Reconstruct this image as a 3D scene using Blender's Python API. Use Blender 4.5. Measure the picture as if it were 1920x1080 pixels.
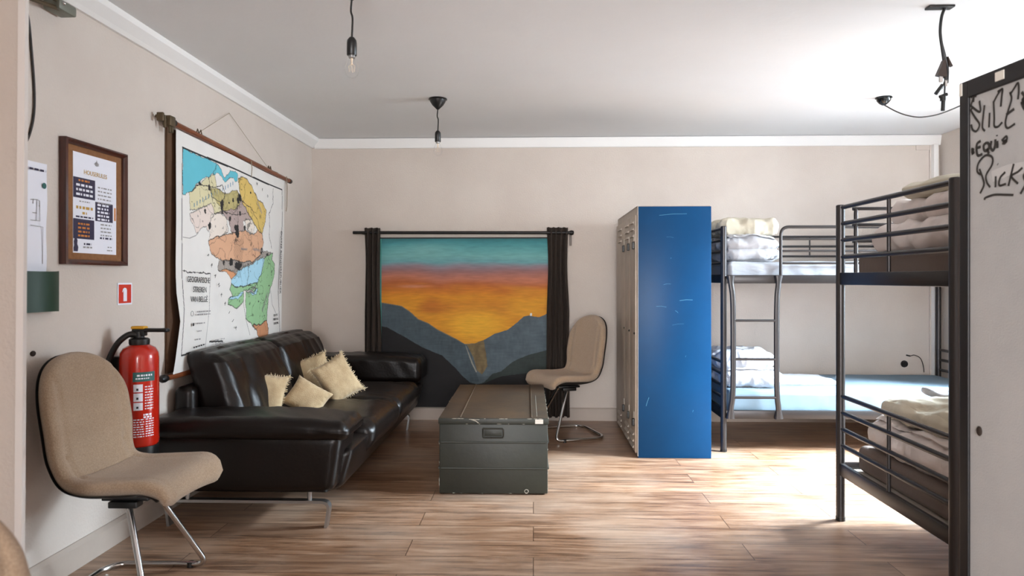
import bpy, bmesh, math, random
import numpy as np
from mathutils import Vector, Matrix, noise
for o in list(bpy.data.objects): bpy.data.objects.remove(o)
SC = bpy.context.scene
COL = SC.collection
PI = math.pi
R = math.radians

# ------------------------------------------------------------ camera
cam = bpy.data.cameras.new('camera')
cam.sensor_width = 36.0
cam.lens = 24.0                      # 1280 px focal length at 1920 px
cam.shift_y = -17.0/1920.0
cam.clip_start = 0.05
cam.dof.use_dof = True
cam.dof.focus_distance = 4.6
cam.dof.aperture_fstop = 3.5
camo = bpy.data.objects.new('camera', cam)
camo.location = (0, 0, 1.24)
camo.rotation_euler = (R(90), 0, math.atan(40/1280))
COL.objects.link(camo)
SC.camera = camo

# ------------------------------------------------------------ exposure
SC.view_settings.view_transform = 'Standard'
SC.view_settings.look = 'None'
SC.view_settings.exposure = 0.86
SC.view_settings.gamma = 1.0
SC.view_settings.use_curve_mapping = False

# ------------------------------------------------------------ world (overcast sky)
W = bpy.data.worlds.new('sky'); SC.world = W; W.use_nodes = True
bg = W.node_tree.nodes['Background']
bg.inputs[0].default_value = (0.80, 0.90, 1.0, 1)
bg.inputs[1].default_value = 1.5

def area_light(name, loc, rot, sx, sy, power, color):
    l = bpy.data.lights.new(name, 'AREA'); l.shape = 'RECTANGLE'
    l.size = sx; l.size_y = sy; l.energy = power; l.color = color
    o = bpy.data.objects.new(name, l); o.location = loc; o.rotation_euler = rot
    COL.objects.link(o); return o
# daylight entering through the window in the right wall, between the bunks
area_light('window_daylight', (5.4, 3.95, 2.0), (0, R(84), 0), 1.7, 2.2, 235, (0.76, 0.89, 1.0))
area_light('window_skylight', (4.95, 4.30, 3.60), (0, R(52), 0), 2.2, 2.6, 4200, (0.73, 0.88, 1.0))
# added soft fill from behind the camera, set at an unseen rear opening
area_light('rear_fill_light', (-0.25, -4.42, 1.5), (R(90), 0, R(0)), 2.6, 1.7, 250, (0.95, 0.95, 0.97))

# ------------------------------------------------------------ materials
def srgb(r, g, b):
    f = lambda c: (c/255/12.92) if c/255 <= 0.04045 else ((c/255+0.055)/1.055)**2.4
    return (f(r), f(g), f(b), 1)
MATS = {}
def mat(name, c, rough=0.6, metal=0.0, var=0.0, vscale=6.0, bump=0.0, bscale=40.0, coat=0.0, spec=0.5, sheen=0.0, c2=None, stretch=(1,1,1)):
    if name in MATS: return MATS[name]
    m = bpy.data.materials.new(name); m.use_nodes = True
    nt = m.node_tree; b = nt.nodes['Principled BSDF']
    b.inputs['Base Color'].default_value = c
    b.inputs['Roughness'].default_value = rough
    b.inputs['Metallic'].default_value = metal
    b.inputs['Specular IOR Level'].default_value = spec
    b.inputs['Coat Weight'].default_value = coat
    if sheen: b.inputs['Sheen Weight'].default_value = sheen
    tc = nt.nodes.new('ShaderNodeTexCoord'); mp = nt.nodes.new('ShaderNodeMapping')
    mp.inputs['Scale'].default_value = stretch
    nt.links.new(tc.outputs['Object'], mp.inputs[0])
    if var or c2:
        n = nt.nodes.new('ShaderNodeTexNoise'); n.inputs['Scale'].default_value = vscale; n.inputs['Detail'].default_value = 6
        n.inputs['Roughness'].default_value = 0.65
        r = nt.nodes.new('ShaderNodeValToRGB')
        k = 1-var
        d = c2 or (c[0]*k, c[1]*k, c[2]*k, 1)
        r.color_ramp.elements[0].position = 0.35; r.color_ramp.elements[0].color = d
        r.color_ramp.elements[1].position = 0.65; r.color_ramp.elements[1].color = c
        nt.links.new(mp.outputs[0], n.inputs['Vector']); nt.links.new(n.outputs['Fac'], r.inputs[0])
        nt.links.new(r.outputs[0], b.inputs['Base Color'])
    if bump:
        n2 = nt.nodes.new('ShaderNodeTexNoise'); n2.inputs['Scale'].default_value = bscale; n2.inputs['Detail'].default_value = 5
        bp = nt.nodes.new('ShaderNodeBump'); bp.inputs['Strength'].default_value = bump; bp.inputs['Distance'].default_value = 0.01
        nt.links.new(mp.outputs[0], n2.inputs['Vector']); nt.links.new(n2.outputs['Fac'], bp.inputs['Height'])
        nt.links.new(bp.outputs[0], b.inputs['Normal'])
    MATS[name] = m
    return m
M_wall = mat('wall_paint', srgb(211,200,190), 0.85, var=0.05, vscale=1.6, bump=0.25, bscale=90, c2=srgb(205,193,183))
M_ceil = mat('ceiling_paint', srgb(232,233,234), 0.9, var=0.03, vscale=1.2, bump=0.08, bscale=30)
M_trim = mat('white_trim_paint', srgb(236,234,231), 0.5, bump=0.06, bscale=25)
M_base = mat('baseboard_paint', srgb(184,170,158), 0.5, var=0.08, vscale=5)
M_frame = mat('bunk_metal', srgb(60,57,57), 0.33, metal=0.55, bump=0.02, bscale=120)
M_chrome = mat('chrome', srgb(205,205,205), 0.14, metal=1.0)
M_steel = mat('brushed_steel', srgb(176,176,176), 0.34, metal=1.0)
M_black = mat('black_plastic', srgb(18,17,17), 0.4)
M_blackm = mat('matte_black', srgb(16,14,13), 0.6)
M_leather = mat('dark_brown_leather', srgb(19,12,9), 0.36, var=0.3, vscale=5, bump=0.12, bscale=60, spec=0.32)
M_tweed = mat('beige_tweed', srgb(188,163,136), 0.95, bump=0.6, bscale=420, sheen=0.3, c2=srgb(152,126,101), vscale=260)
M_linen = mat('ecru_linen', srgb(190,166,130), 0.95, bump=0.4, bscale=180, c2=srgb(172,146,110), vscale=14, sheen=0.2)
M_fringe = mat('frayed_thread', srgb(204,186,154), 0.95)
M_white = mat('white_cotton', srgb(186,186,190), 0.9, bump=0.7, bscale=20, sheen=0.1)
M_pinkc = mat('offwhite_cotton', srgb(222,210,204), 0.9, bump=0.5, bscale=16, sheen=0.1)
M_cream = mat('cream_cotton', srgb(206,198,180), 0.9, bump=0.5, bscale=14, c2=srgb(196,187,166), vscale=5)
M_sheet = mat('pale_fitted_sheet', srgb(112,132,146), 0.85, bump=0.15, bscale=10)
M_upsheet = mat('wrinkled_white_sheet', srgb(160,162,168), 0.9, bump=0.8, bscale=7, stretch=(1,1,3))
M_matt = mat('grey_brown_mattress_cover', srgb(112,98,90), 0.9, bump=0.2, bscale=60)
M_curtain = mat('dark_curtain', srgb(58,48,41), 0.85, bump=0.3, bscale=260, var=0.2, vscale=20)
M_rod = mat('black_iron', srgb(22,18,17), 0.45, metal=0.3)
M_wood = mat('varnished_rod_wood', srgb(140,76,42), 0.35, c2=srgb(96,50,27), vscale=6, stretch=(20,1,20))
M_mahog = mat('mahogany', srgb(84,38,26), 0.28, c2=srgb(56,24,17), vscale=5, stretch=(10,10,1), coat=0.3)
M_cork = mat('brown_mat_board', srgb(142,98,62), 0.9, c2=srgb(128,86,52), vscale=60)
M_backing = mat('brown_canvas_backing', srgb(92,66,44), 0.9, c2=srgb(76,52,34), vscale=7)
M_chest = mat('painted_olive_steel', srgb(41,43,34), 0.5, metal=0.0, c2=srgb(33,35,28), vscale=4, bump=0.1, bscale=30)
M_chesttop = mat('worn_brown_lid', srgb(74,56,38), 0.55, c2=srgb(50,41,31), vscale=3.5, bump=0.1, bscale=30)
M_chip = mat('chipped_paint', srgb(168,162,148), 0.7)
M_label = mat('paper_label', srgb(225,220,210), 0.8)
M_blue = mat('blue_locker_paint', srgb(0,65,110), 0.38, bump=0.03, bscale=4, c2=srgb(0,61,104), vscale=3, spec=0.2)
M_lock = mat('grey_beige_locker_paint', srgb(178,165,152), 0.45, c2=srgb(166,152,138), vscale=7, metal=0.1)
M_scr = mat('pale_scratch', srgb(90,160,190), 0.6)
M_red = mat('extinguisher_red', srgb(186,34,16), 0.22, coat=0.5)
M_yellow = mat('safety_yellow', srgb(214,160,40), 0.5)
M_teal = mat('teal_label', srgb(30,88,84), 0.5)
M_green = mat('green_sign', srgb(14,52,34), 0.5)
M_signred = mat('sign_red', srgb(205,50,26), 0.5)
M_paper = mat('white_paper', srgb(232,232,240), 0.8)
M_ink = mat('black_ink', srgb(28,26,28), 0.8)
M_inkg = mat('grey_ink', srgb(150,146,146), 0.8)
M_gold = mat('gold_ink', srgb(188,148,72), 0.8)
M_orange = mat('orange_ink', srgb(200,124,52), 0.8)
M_navy = mat('navy_ink', srgb(52,46,70), 0.8)
M_board = mat('whiteboard_surface', srgb(188,186,184), 0.5, c2=srgb(178,177,176), vscale=3, bump=0.15, bscale=160)
M_smudge = mat('cleaner_wipe', srgb(198,196,194), 0.5)
M_marker = mat('marker_ink', srgb(52,48,44), 0.7)
M_bframe = mat('black_board_frame', srgb(22,20,22), 0.45)
M_string = mat('twine', srgb(150,135,115), 0.9)
M_brown = mat('dark_cable', srgb(40,32,28), 0.5)
M_brass = mat('brass_clip', srgb(96,82,62), 0.45, metal=0.6)
M_pipe = mat('orange_pipe', srgb(120,70,40), 0.5)
M_hole = mat('dark_hole', srgb(45,32,24), 0.8)

def glass_mat():
    m = bpy.data.materials.new('clear_glass'); m.use_nodes = True
    nt = m.node_tree; nt.nodes.clear()
    out = nt.nodes.new('ShaderNodeOutputMaterial'); mx = nt.nodes.new('ShaderNodeMixShader')
    tr = nt.nodes.new('ShaderNodeBsdfTransparent'); gl = nt.nodes.new('ShaderNodeBsdfGlossy'); gl.inputs['Roughness'].default_value = 0.03
    fr = nt.nodes.new('ShaderNodeLayerWeight'); fr.inputs['Blend'].default_value = 0.12
    sc_ = nt.nodes.new('ShaderNodeMath'); sc_.operation = 'MULTIPLY'; sc_.inputs[1].default_value = 0.35; nt.links.new(fr.outputs['Fresnel'], sc_.inputs[0]); nt.links.new(sc_.outputs[0], mx.inputs[0]); nt.links.new(tr.outputs[0], mx.inputs[1]); nt.links.new(gl.outputs[0], mx.inputs[2])
    nt.links.new(mx.outputs[0], out.inputs[0]); return m
M_glass = glass_mat()

def vcol_mat(name, rough=0.85, brush=0.0):
    m = bpy.data.materials.new(name); m.use_nodes = True
    nt = m.node_tree; b = nt.nodes['Principled BSDF']; b.inputs['Roughness'].default_value = rough
    a = nt.nodes.new('ShaderNodeVertexColor'); a.layer_name = 'print'
    last = a.outputs[0]
    if brush:
        tc = nt.nodes.new('ShaderNodeTexCoord'); mp = nt.nodes.new('ShaderNodeMapping'); mp.inputs['Scale'].default_value = (4, 4, 26)
        n = nt.nodes.new('ShaderNodeTexNoise'); n.inputs['Scale'].default_value = 2.2; n.inputs['Detail'].default_value = 8
        hsv = nt.nodes.new('ShaderNodeHueSaturation')
        mr = nt.nodes.new('ShaderNodeMapRange'); mr.inputs[1].default_value = 0.3; mr.inputs[2].default_value = 0.7
        mr.inputs[3].default_value = 1-brush; mr.inputs[4].default_value = 1+brush
        nt.links.new(tc.outputs['Object'], mp.inputs[0]); nt.links.new(mp.outputs[0], n.inputs['Vector'])
        nt.links.new(n.outputs['Fac'], mr.inputs[0]); nt.links.new(mr.outputs[0], hsv.inputs['Value']); nt.links.new(last, hsv.inputs['Color'])
        last = hsv.outputs[0]
        bp = nt.nodes.new('ShaderNodeBump'); bp.inputs['Strength'].default_value = 0.25; bp.inputs['Distance'].default_value = 0.004
        nt.links.new(n.outputs['Fac'], bp.inputs['Height']); nt.links.new(bp.outputs[0], b.inputs['Normal'])
    nt.links.new(last, b.inputs['Base Color'])
    return m

def floor_mat():
    m = bpy.data.materials.new('worn_wood_planks'); m.use_nodes = True
    nt = m.node_tree; N = nt.nodes.new; L = nt.links.new; b = nt.nodes['Principled BSDF']
    tc = N('ShaderNodeTexCoord')
    br = N('ShaderNodeTexBrick'); br.offset = 0.37; br.offset_frequency = 2
    br.inputs['Scale'].default_value = 1; br.inputs['Brick Width'].default_value = 1.55; br.inputs['Row Height'].default_value = 0.19
    br.inputs['Mortar Size'].default_value = 0.0022; br.inputs['Mortar Smooth'].default_value = 0.3
    br.inputs['Color1'].default_value = (0.1, 0.1, 0.1, 1); br.inputs['Color2'].default_value = (0.9, 0.9, 0.9, 1); br.inputs['Mortar'].default_value = (0, 0, 0, 1)
    L(tc.outputs['Object'], br.inputs['Vector'])
    # grain, offset per plank
    mp = N('ShaderNodeMapping'); mp.inputs['Scale'].default_value = (1.2, 13, 1)
    L(tc.outputs['Object'], mp.inputs[0])
    add = N('ShaderNodeVectorMath'); add.operation = 'ADD'
    sc = N('ShaderNodeVectorMath'); sc.operation = 'SCALE'; sc.inputs[3].default_value = 9
    L(br.outputs['Color'], sc.inputs[0]); L(mp.outputs[0], add.inputs[0]); L(sc.outputs[0], add.inputs[1])
    n1 = N('ShaderNodeTexNoise'); n1.inputs['Scale'].default_value = 2.2; n1.inputs['Detail'].default_value = 9; n1.inputs['Roughness'].default_value = 0.62; n1.inputs['Distortion'].default_value = 0.6
    L(add.outputs[0], n1.inputs['Vector'])
    r1 = N('ShaderNodeValToRGB')
    e = r1.color_ramp.elements
    e[0].position = 0.30; e[0].color = srgb(74,48,31)
    e[1].position = 0.72; e[1].color = srgb(182,150,124)
    x = e.new(0.5); x.color = srgb(144,108,82)
    L(n1.outputs['Fac'], r1.inputs[0])
    # plank tint
    hs = N('ShaderNodeHueSaturation'); mr = N('ShaderNodeMapRange'); mr.inputs[3].default_value = 0.78; mr.inputs[4].default_value = 1.18
    L(br.outputs['Color'], mr.inputs[0]); L(mr.outputs[0], hs.inputs['Value']); L(r1.outputs[0], hs.inputs['Color'])
    # worn pale patches
    n2 = N('ShaderNodeTexNoise'); n2.inputs['Scale'].default_value = 1.7; n2.inputs['Detail'].default_value = 5; L(tc.outputs['Object'], n2.inputs['Vector'])
    r2 = N('ShaderNodeValToRGB'); r2.color_ramp.elements[0].position = 0.42; r2.color_ramp.elements[0].color = (0,0,0,1); r2.color_ramp.elements[1].position = 0.7; r2.color_ramp.elements[1].color = (0.45,0.45,0.45,1)
    L(n2.outputs['Fac'], r2.inputs[0])
    mx = N('ShaderNodeMix'); mx.data_type = 'RGBA'; L(r2.outputs[0], mx.inputs[0]); L(hs.outputs[0], mx.inputs[6]); mx.inputs[7].default_value = srgb(200,178,159)
    # knots and cracks
    mp3 = N('ShaderNodeMapping'); mp3.inputs['Scale'].default_value = (3.0, 8.5, 1); L(tc.outputs['Object'], mp3.inputs[0])
    n3 = N('ShaderNodeTexNoise'); n3.inputs['Scale'].default_value = 1.6; n3.inputs['Detail'].default_value = 8; n3.inputs['Roughness'].default_value = 0.7; L(mp3.outputs[0], n3.inputs['Vector'])
    r3 = N('ShaderNodeValToRGB'); r3.color_ramp.elements[0].position = 0.655; r3.color_ramp.elements[0].color = (0,0,0,1); r3.color_ramp.elements[1].position = 0.73; r3.color_ramp.elements[1].color = (0.75,0.75,0.75,1)
    L(n3.outputs['Fac'], r3.inputs[0])
    mx2 = N('ShaderNodeMix'); mx2.data_type = 'RGBA'; L(r3.outputs[0], mx2.inputs[0]); L(mx.outputs[2], mx2.inputs[6]); mx2.inputs[7].default_value = srgb(74,48,34)
    mx3 = N('ShaderNodeMix'); mx3.data_type = 'RGBA'; L(br.outputs['Fac'], mx3.inputs[0]); L(mx2.outputs[2], mx3.inputs[6]); mx3.inputs[7].default_value = srgb(70,46,32)
    L(mx3.outputs[2], b.inputs['Base Color'])
    rr = N('ShaderNodeMapRange'); rr.inputs[3].default_value = 0.22; rr.inputs[4].default_value = 0.42; L(n1.outputs['Fac'], rr.inputs[0]); L(rr.outputs[0], b.inputs['Roughness'])
    bp = N('ShaderNodeBump'); bp.inputs['Strength'].default_value = 0.25; bp.inputs['Distance'].default_value = 0.003
    sub = N('ShaderNodeMath'); sub.operation = 'SUBTRACT'; L(n1.outputs['Fac'], sub.inputs[0]); L(br.outputs['Fac'], sub.inputs[1]); L(sub.outputs[0], bp.inputs['Height'])
    L(bp.outputs[0], b.inputs['Normal'])
    return m

# ------------------------------------------------------------ object helpers
def link(name, me, parent=None):
    o = bpy.data.objects.new(name, me); COL.objects.link(o)
    if parent is not None: o.parent = parent
    return o
def obj(name, bm, m, parent=None, smooth=True, world=False, angle=40, label=None):
    """bm -> one mesh object; world=True: geometry is in room coordinates under an unrotated parent"""
    if world and parent is not None:
        bmesh.ops.translate(bm, vec=-Vector(parent.location), verts=bm.verts)
    bmesh.ops.recalc_face_normals(bm, faces=bm.faces)
    me = bpy.data.meshes.new(name); bm.to_mesh(me); bm.free()
    if smooth:
        me.shade_smooth()
        try: me.set_sharp_from_angle(angle=R(angle))
        except Exception: pass
    if m: me.materials.append(m)
    o = link(name, me, parent)
    if label: o['label'] = label
    return o
def empty(name, loc=(0,0,0), rz=0):
    o = bpy.data.objects.new(name, None); o.empty_display_size = 0.1
    o.location = loc; o.rotation_euler = (0,0,rz); COL.objects.link(o); return o
def tag(o, label, cat, group=None):
    o['label'] = label; o['category'] = cat
    if group: o['group'] = group
    return o
def struct(name, bm, m, parent=None, smooth=False):
    o = obj(name, bm, m, parent, smooth)
    if parent is None: o['kind'] = 'structure'
    return o
def copy_tree(o, parent=None):
    c = o.copy(); COL.objects.link(c); c.parent = parent
    for ch in list(o.children): copy_tree(ch, c)
    return c

def NB(): return bmesh.new()
def box(bm, x0, x1, y0, y1, z0, z1, bev=0.0, seg=2):
    r = bmesh.ops.create_cube(bm, size=1)
    vs = r['verts']
    for v in vs:
        v.co = Vector(((x0+x1)/2+v.co.x*(x1-x0), (y0+y1)/2+v.co.y*(y1-y0), (z0+z1)/2+v.co.z*(z1-z0)))
    if bev > 0:
        es = set(e for v in vs for e in v.link_edges)
        bmesh.ops.bevel(bm, geom=list(es), offset=bev, segments=seg, profile=0.5, affect='EDGES')
    return bm
def prism(bm, pts, axis, a0, a1):
    """polygon pts (2D) extruded along axis between a0, a1"""
    def P(p, a):
        if axis == 'x': return (a, p[0], p[1])
        if axis == 'y': return (p[0], a, p[1])
        return (p[0], p[1], a)
    A = [bm.verts.new(P(p, a0)) for p in pts]; B = [bm.verts.new(P(p, a1)) for p in pts]
    bm.faces.new(A); bm.faces.new(B[::-1])
    n = len(pts)
    for i in range(n): bm.faces.new((A[i], B[i], B[(i+1)%n], A[(i+1)%n]))
    return bm
def catmull(pts, k=6):
    P = [Vector(p) for p in pts]
    if len(P) < 3: return P
    out = []
    for i in range(len(P)-1):
        p0 = P[i-1] if i else P[0]*2-P[1]; p1 = P[i]; p2 = P[i+1]; p3 = P[i+2] if i+2 < len(P) else P[-1]*2-P[-2]
        for j in range(k):
            t = j/k
            out.append(0.5*((2*p1)+(p2-p0)*t+(2*p0-5*p1+4*p2-p3)*t*t+(3*p1-p0-3*p2+p3)*t**3))
    out.append(P[-1]); return out
def round_path(pts, r, k=6):
    """polyline with corners rounded by radius r"""
    P = [Vector(p) for p in pts]; out = [P[0]]
    for i in range(1, len(P)-1):
        a = (P[i-1]-P[i]); b = (P[i+1]-P[i]); ra = min(r, a.length*0.49, b.length*0.49)
        A = P[i]+a.normalized()*ra; B = P[i]+b.normalized()*ra
        for j in range(k+1):
            t = j/k; out.append(A*(1-t)**2+P[i]*2*t*(1-t)+B*t*t)
    out.append(P[-1]); return out
def tube(bm, pts, r, seg=12, cap=True, flat=1.0):
    P = [Vector(p) for p in pts]; n = len(P)
    rs = r if isinstance(r, (list, tuple)) else [r]*n
    T = []
    for i in range(n):
        d = P[min(i+1, n-1)]-P[max(i-1, 0)]
        T.append(d.normalized() if d.length > 1e-9 else Vector((0,0,1)))
    up = Vector((0,0,1)) if abs(T[0].z) < 0.9 else Vector((0,1,0))
    nrm = T[0].cross(up).normalized(); rings = []
    for i in range(n):
        nrm = (nrm-T[i]*nrm.dot(T[i])); nrm = nrm.normalized() if nrm.length > 1e-6 else T[i].orthogonal().normalized()
        bn = T[i].cross(nrm)
        rings.append([bm.verts.new(P[i]+nrm*math.cos(2*PI*j/seg)*rs[i]+bn*math.sin(2*PI*j/seg)*rs[i]*flat) for j in range(seg)])
    for a, b in zip(rings, rings[1:]):
        for j in range(seg): bm.faces.new((a[j], a[(j+1)%seg], b[(j+1)%seg], b[j]))
    if cap: bm.faces.new(rings[0][::-1]); bm.faces.new(rings[-1])
    return bm
def lathe(bm, prof, c=(0,0,0), seg=28):
    """prof = [(radius, z)] turned round the vertical through c"""
    rings = []
    for r, z in prof:
        if r < 1e-5: rings.append([bm.verts.new((c[0], c[1], c[2]+z))])
        else: rings.append([bm.verts.new((c[0]+r*math.cos(2*PI*j/seg), c[1]+r*math.sin(2*PI*j/seg), c[2]+z)) for j in range(seg)])
    for a, b in zip(rings, rings[1:]):
        for j in range(seg):
            k = (j+1) % seg
            if len(a) == 1 and len(b) == 1: continue
            if len(a) == 1: bm.faces.new((a[0], b[k], b[j]))
            elif len(b) == 1: bm.faces.new((a[j], a[k], b[0]))
            else: bm.faces.new((a[j], a[k], b[k], b[j]))
    return bm
def rbox(bm, c, h, r, n=10, fn=None, mtx=None):
    """soft box: centre c, half sizes h, edge radius r, n cuts a side, fn displaces local points"""
    hx, hy, hz = h; cache = {}
    def put(p):
        k = (round(p[0], 5), round(p[1], 5), round(p[2], 5))
        if k in cache: return cache[k]
        q = Vector((p[0]*hx, p[1]*hy, p[2]*hz))
        inn = Vector((max(-hx+r, min(hx-r, q.x)), max(-hy+r, min(hy-r, q.y)), max(-hz+r, min(hz-r, q.z))))
        d = q-inn
        if d.length > 1e-9: q = inn+d.normalized()*r
        if fn: q = Vector(fn(q, (p[0], p[1], p[2])))
        if mtx: q = mtx @ q
        v = bm.verts.new(q+Vector(c)); cache[k] = v; return v
    # denser near edges so the rounding is sampled
    def samp(m_, half):
        e = min(0.98, r/half); k = max(3, n//3)
        a = [-1+e*(1-math.cos(PI/2*i/k)) for i in range(k)]
        mid = [-1+e+(2-2*e)*i/m_ for i in range(m_+1)]
        b = [1-e*(1-math.cos(PI/2*i/k)) for i in range(k-1, -1, -1)]
        return a+mid+b
    mx = max(hx, hy, hz)
    S = [samp(max(2, int(n*hh/mx)), hh) for hh in h]
    for ax in range(3):
        u, v = [i for i in range(3) if i != ax]
        for s in (-1, 1):
            for i in range(len(S[u])-1):
                for j in range(len(S[v])-1):
                    q = []
                    for a, b_ in ((i, j), (i+1, j), (i+1, j+1), (i, j+1)):
                        p = [0,0,0]; p[ax] = s; p[u] = S[u][a]; p[v] = S[v][b_]
                        q.append(put(p))
                    if len(set(q)) == 4:
                        try: bm.faces.new(q)
                        except ValueError: pass
    return bm
def wr(p, s, a, seed=0):
    """wrinkle amount"""
    q = Vector((p[0]*s+seed*7.3, p[1]*s-seed*3.1, p[2]*s+seed))
    return a*(1-abs(noise.noise(q))*2.2)+a*0.5*noise.noise(q*2.3)
def ribbon(bm, pts, w, nrm):
    """flat stroke along pts on a surface with normal nrm"""
    P = [Vector(p) for p in pts]; n = Vector(nrm)
    L_, R_ = [], []
    for i, p in enumerate(P):
        d = P[min(i+1, len(P)-1)]-P[max(i-1, 0)]
        s = d.cross(n); s = s.normalized()*w/2 if s.length > 1e-9 else Vector((0,0,w/2))
        L_.append(bm.verts.new(p+s)); R_.append(bm.verts.new(p-s))
    for i in range(len(P)-1): bm.faces.new((L_[i], L_[i+1], R_[i+1], R_[i]))
    return bm
def text_mesh(name, s, size, m, parent, loc, xdir, ydir, align='CENTER', ext=0.0004, sx=1.0, world=True):
    """lettering lying on a surface: xdir = reading direction, ydir = up"""
    cu = bpy.data.curves.new(name, 'FONT'); cu.body = s; cu.size = size; cu.align_x = align; cu.align_y = 'CENTER'; cu.extrude = ext; cu.resolution_u = 3
    t = bpy.data.objects.new(name, cu)
    me = bpy.data.meshes.new_from_object(t); bpy.data.objects.remove(t)
    X = Vector(xdir).normalized(); Y = Vector(ydir).normalized(); Z = X.cross(Y)
    l = Vector(loc)-(Vector(parent.location) if (world and parent) else Vector((0,0,0)))
    for v in me.vertices: v.co = l+X*v.co.x*sx+Y*v.co.y+Z*v.co.z
    me.materials.clear(); me.materials.append(m)
    return link(name, me, parent)

# ============================================================ SETTING
XL, XR, YB, YF, ZC = -1.965, 3.50, 6.00, -4.50, 2.48
bm = NB(); box(bm, XL-0.1, XR+0.1, YF-0.1, YB+0.1, -0.06, 0)
struct('floor', bm, floor_mat())
bm = NB(); box(bm, XL-0.1, XR+0.1, YF-0.1, YB+0.1, ZC, ZC+0.08)
struct('ceiling', bm, M_ceil)
bm = NB(); box(bm, XL-0.1, XL, YF-0.1, YB+0.1, 0, ZC)
struct('wall_left', bm, M_wall)
bm = NB(); box(bm, XL, XR, YB, YB+0.1, 0, ZC)
struct('wall_back', bm, M_wall)
# right wall with its window opening
WY0, WY1, WZ0, WZ1 = 2.75, 4.84, 0.72, 2.26
bm = NB()
box(bm, XR, XR+0.2, YF, WY0, 0, ZC); box(bm, XR, XR+0.2, WY1, YB, 0, ZC)
box(bm, XR, XR+0.2, WY0, WY1, 0, WZ0); box(bm, XR, XR+0.2, WY0, WY1, WZ1, ZC)
struct('wall_right', bm, M_wall)
# rear wall with an opening added for the fill light
RX0, RX1, RZ0, RZ1 = -1.60, 1.10, 0.62, 2.38
bm = NB()
box(bm, XL, RX0, YF-0.1, YF, 0, ZC); box(bm, RX1, XR, YF-0.1, YF, 0, ZC)
box(bm, RX0, RX1, YF-0.1, YF, 0, RZ0); box(bm, RX0, RX1, YF-0.1, YF, RZ1, ZC)
struct('wall_rear', bm, M_wall)
# right window, then the added rear one: frame + glass
bm = NB()
for a, b_ in ((WY0, WY0+0.045), (WY1-0.045, WY1)): box(bm, XR+0.08, XR+0.13, a, b_, WZ0, WZ1)
for a, b_ in ((WZ0, WZ0+0.05), (WZ1-0.05, WZ1)): box(bm, XR+0.08, XR+0.13, WY0, WY1, a, b_)
box(bm, XR+0.085, XR+0.125, (WY0+WY1)/2-0.02, (WY0+WY1)/2+0.02, WZ0, WZ1)
w1 = struct('window_1', bm, M_trim)
bm = NB(); box(bm, XR+0.102, XR+0.108, WY0+0.04, WY1-0.04, WZ0+0.04, WZ1-0.04)
obj('glass_pane', bm, M_glass, w1, False)
bm = NB()
for a, b_ in ((RX0, RX0+0.05), (RX1-0.05, RX1), (-0.28, -0.22)): box(bm, a, b_, YF-0.08, YF-0.03, RZ0, RZ1)
for a, b_ in ((RZ0, RZ0+0.05), (RZ1-0.05, RZ1)): box(bm, RX0, RX1, YF-0.08, YF-0.03, a, b_)
w2 = struct('added_rear_window', bm, M_trim)  # unseen window, added to house the rear fill light
bm = NB(); box(bm, RX0+0.04, RX1-0.04, YF-0.058, YF-0.052, RZ0+0.04, RZ1-0.04)
obj('glass_pane', bm, M_glass, w2, False)
# near left pillar, its end splayed back to the wall
bm = NB()
prism(bm, [(XL, 1.82), (-1.458, 1.90), (-1.62, 2.13), (XL, 2.13)], 'z', 0, ZC)
for v in bm.verts:
    if v.co.x > XL+0.01: v.co.x += -0.006+0.018*(v.co.z-1.2)/2.5
struct('wall_front', bm, M_wall)
bm = NB()
prism(bm, [(-1.458, 1.888), (-1.443, 1.896), (-1.447, 1.915), (-1.463, 1.910)], 'z', 0, ZC)
for v in bm.verts: v.co.x += -0.006+0.018*(v.co.z-1.2)/2.5
struct('trim_1', bm, mat('corner_bead', srgb(214,206,200), 0.6))
# unseen wall stub added to shade the pillar from the rear fill light
bm = NB(); box(bm, XL, -0.80, -0.75, -0.60, 0, ZC)
struct('wall_shade_stub', bm, M_wall)
# cornices
bm = NB(); prism(bm, [(XL, 2.398), (XL+0.016, 2.398), (XL+0.03, 2.415), (XL+0.068, 2.452), (XL+0.072, ZC), (XL, ZC)], 'y', 2.12, YB)
struct('trim_2', bm, M_trim)
bm = NB(); prism(bm, [(YB, 2.392), (YB-0.016, 2.392), (YB-0.02, 2.40), (YB-0.034, 2.466), (YB-0.038, ZC-0.004), (YB, ZC-0.004)], 'x', XL+0.03, XR)
struct('trim_3', bm, M_trim)
bm = NB(); box(bm, 3.425, 3.465, YB-0.055, YB-0.0, 0.12, 2.395, 0.006)
struct('trim_4', bm, M_trim)
bm = NB(); box(bm, 3.30, 3.425, YB-0.008, YB, 2.35, 2.392)
box(bm, 3.413, 3.425, YB-0.012, YB, 0.12, 2.392)
struct('trim_5', bm, M_wall)
# baseboards
bm = NB(); prism(bm, [(XL, 0), (XL+0.02, 0), (XL+0.02, 0.095), (XL+0.006, 0.112), (XL, 0.112)], 'y', 2.13, YB)
struct('baseboard_left', bm, M_base)
bm = NB(); prism(bm, [(YB, 0), (YB-0.016, 0), (YB-0.016, 0.102), (YB-0.004, 0.112), (YB, 0.112)], 'x', XL+0.02, XR)
struct('baseboard_back', bm, M_base)
bm = NB(); box(bm, XR-0.016, XR, 2.2, WY0, 0, 0.11); box(bm, XR-0.016, XR, WY0, YB-0.02, 0, 0.11)
struct('baseboard_right', bm, M_base)

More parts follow.
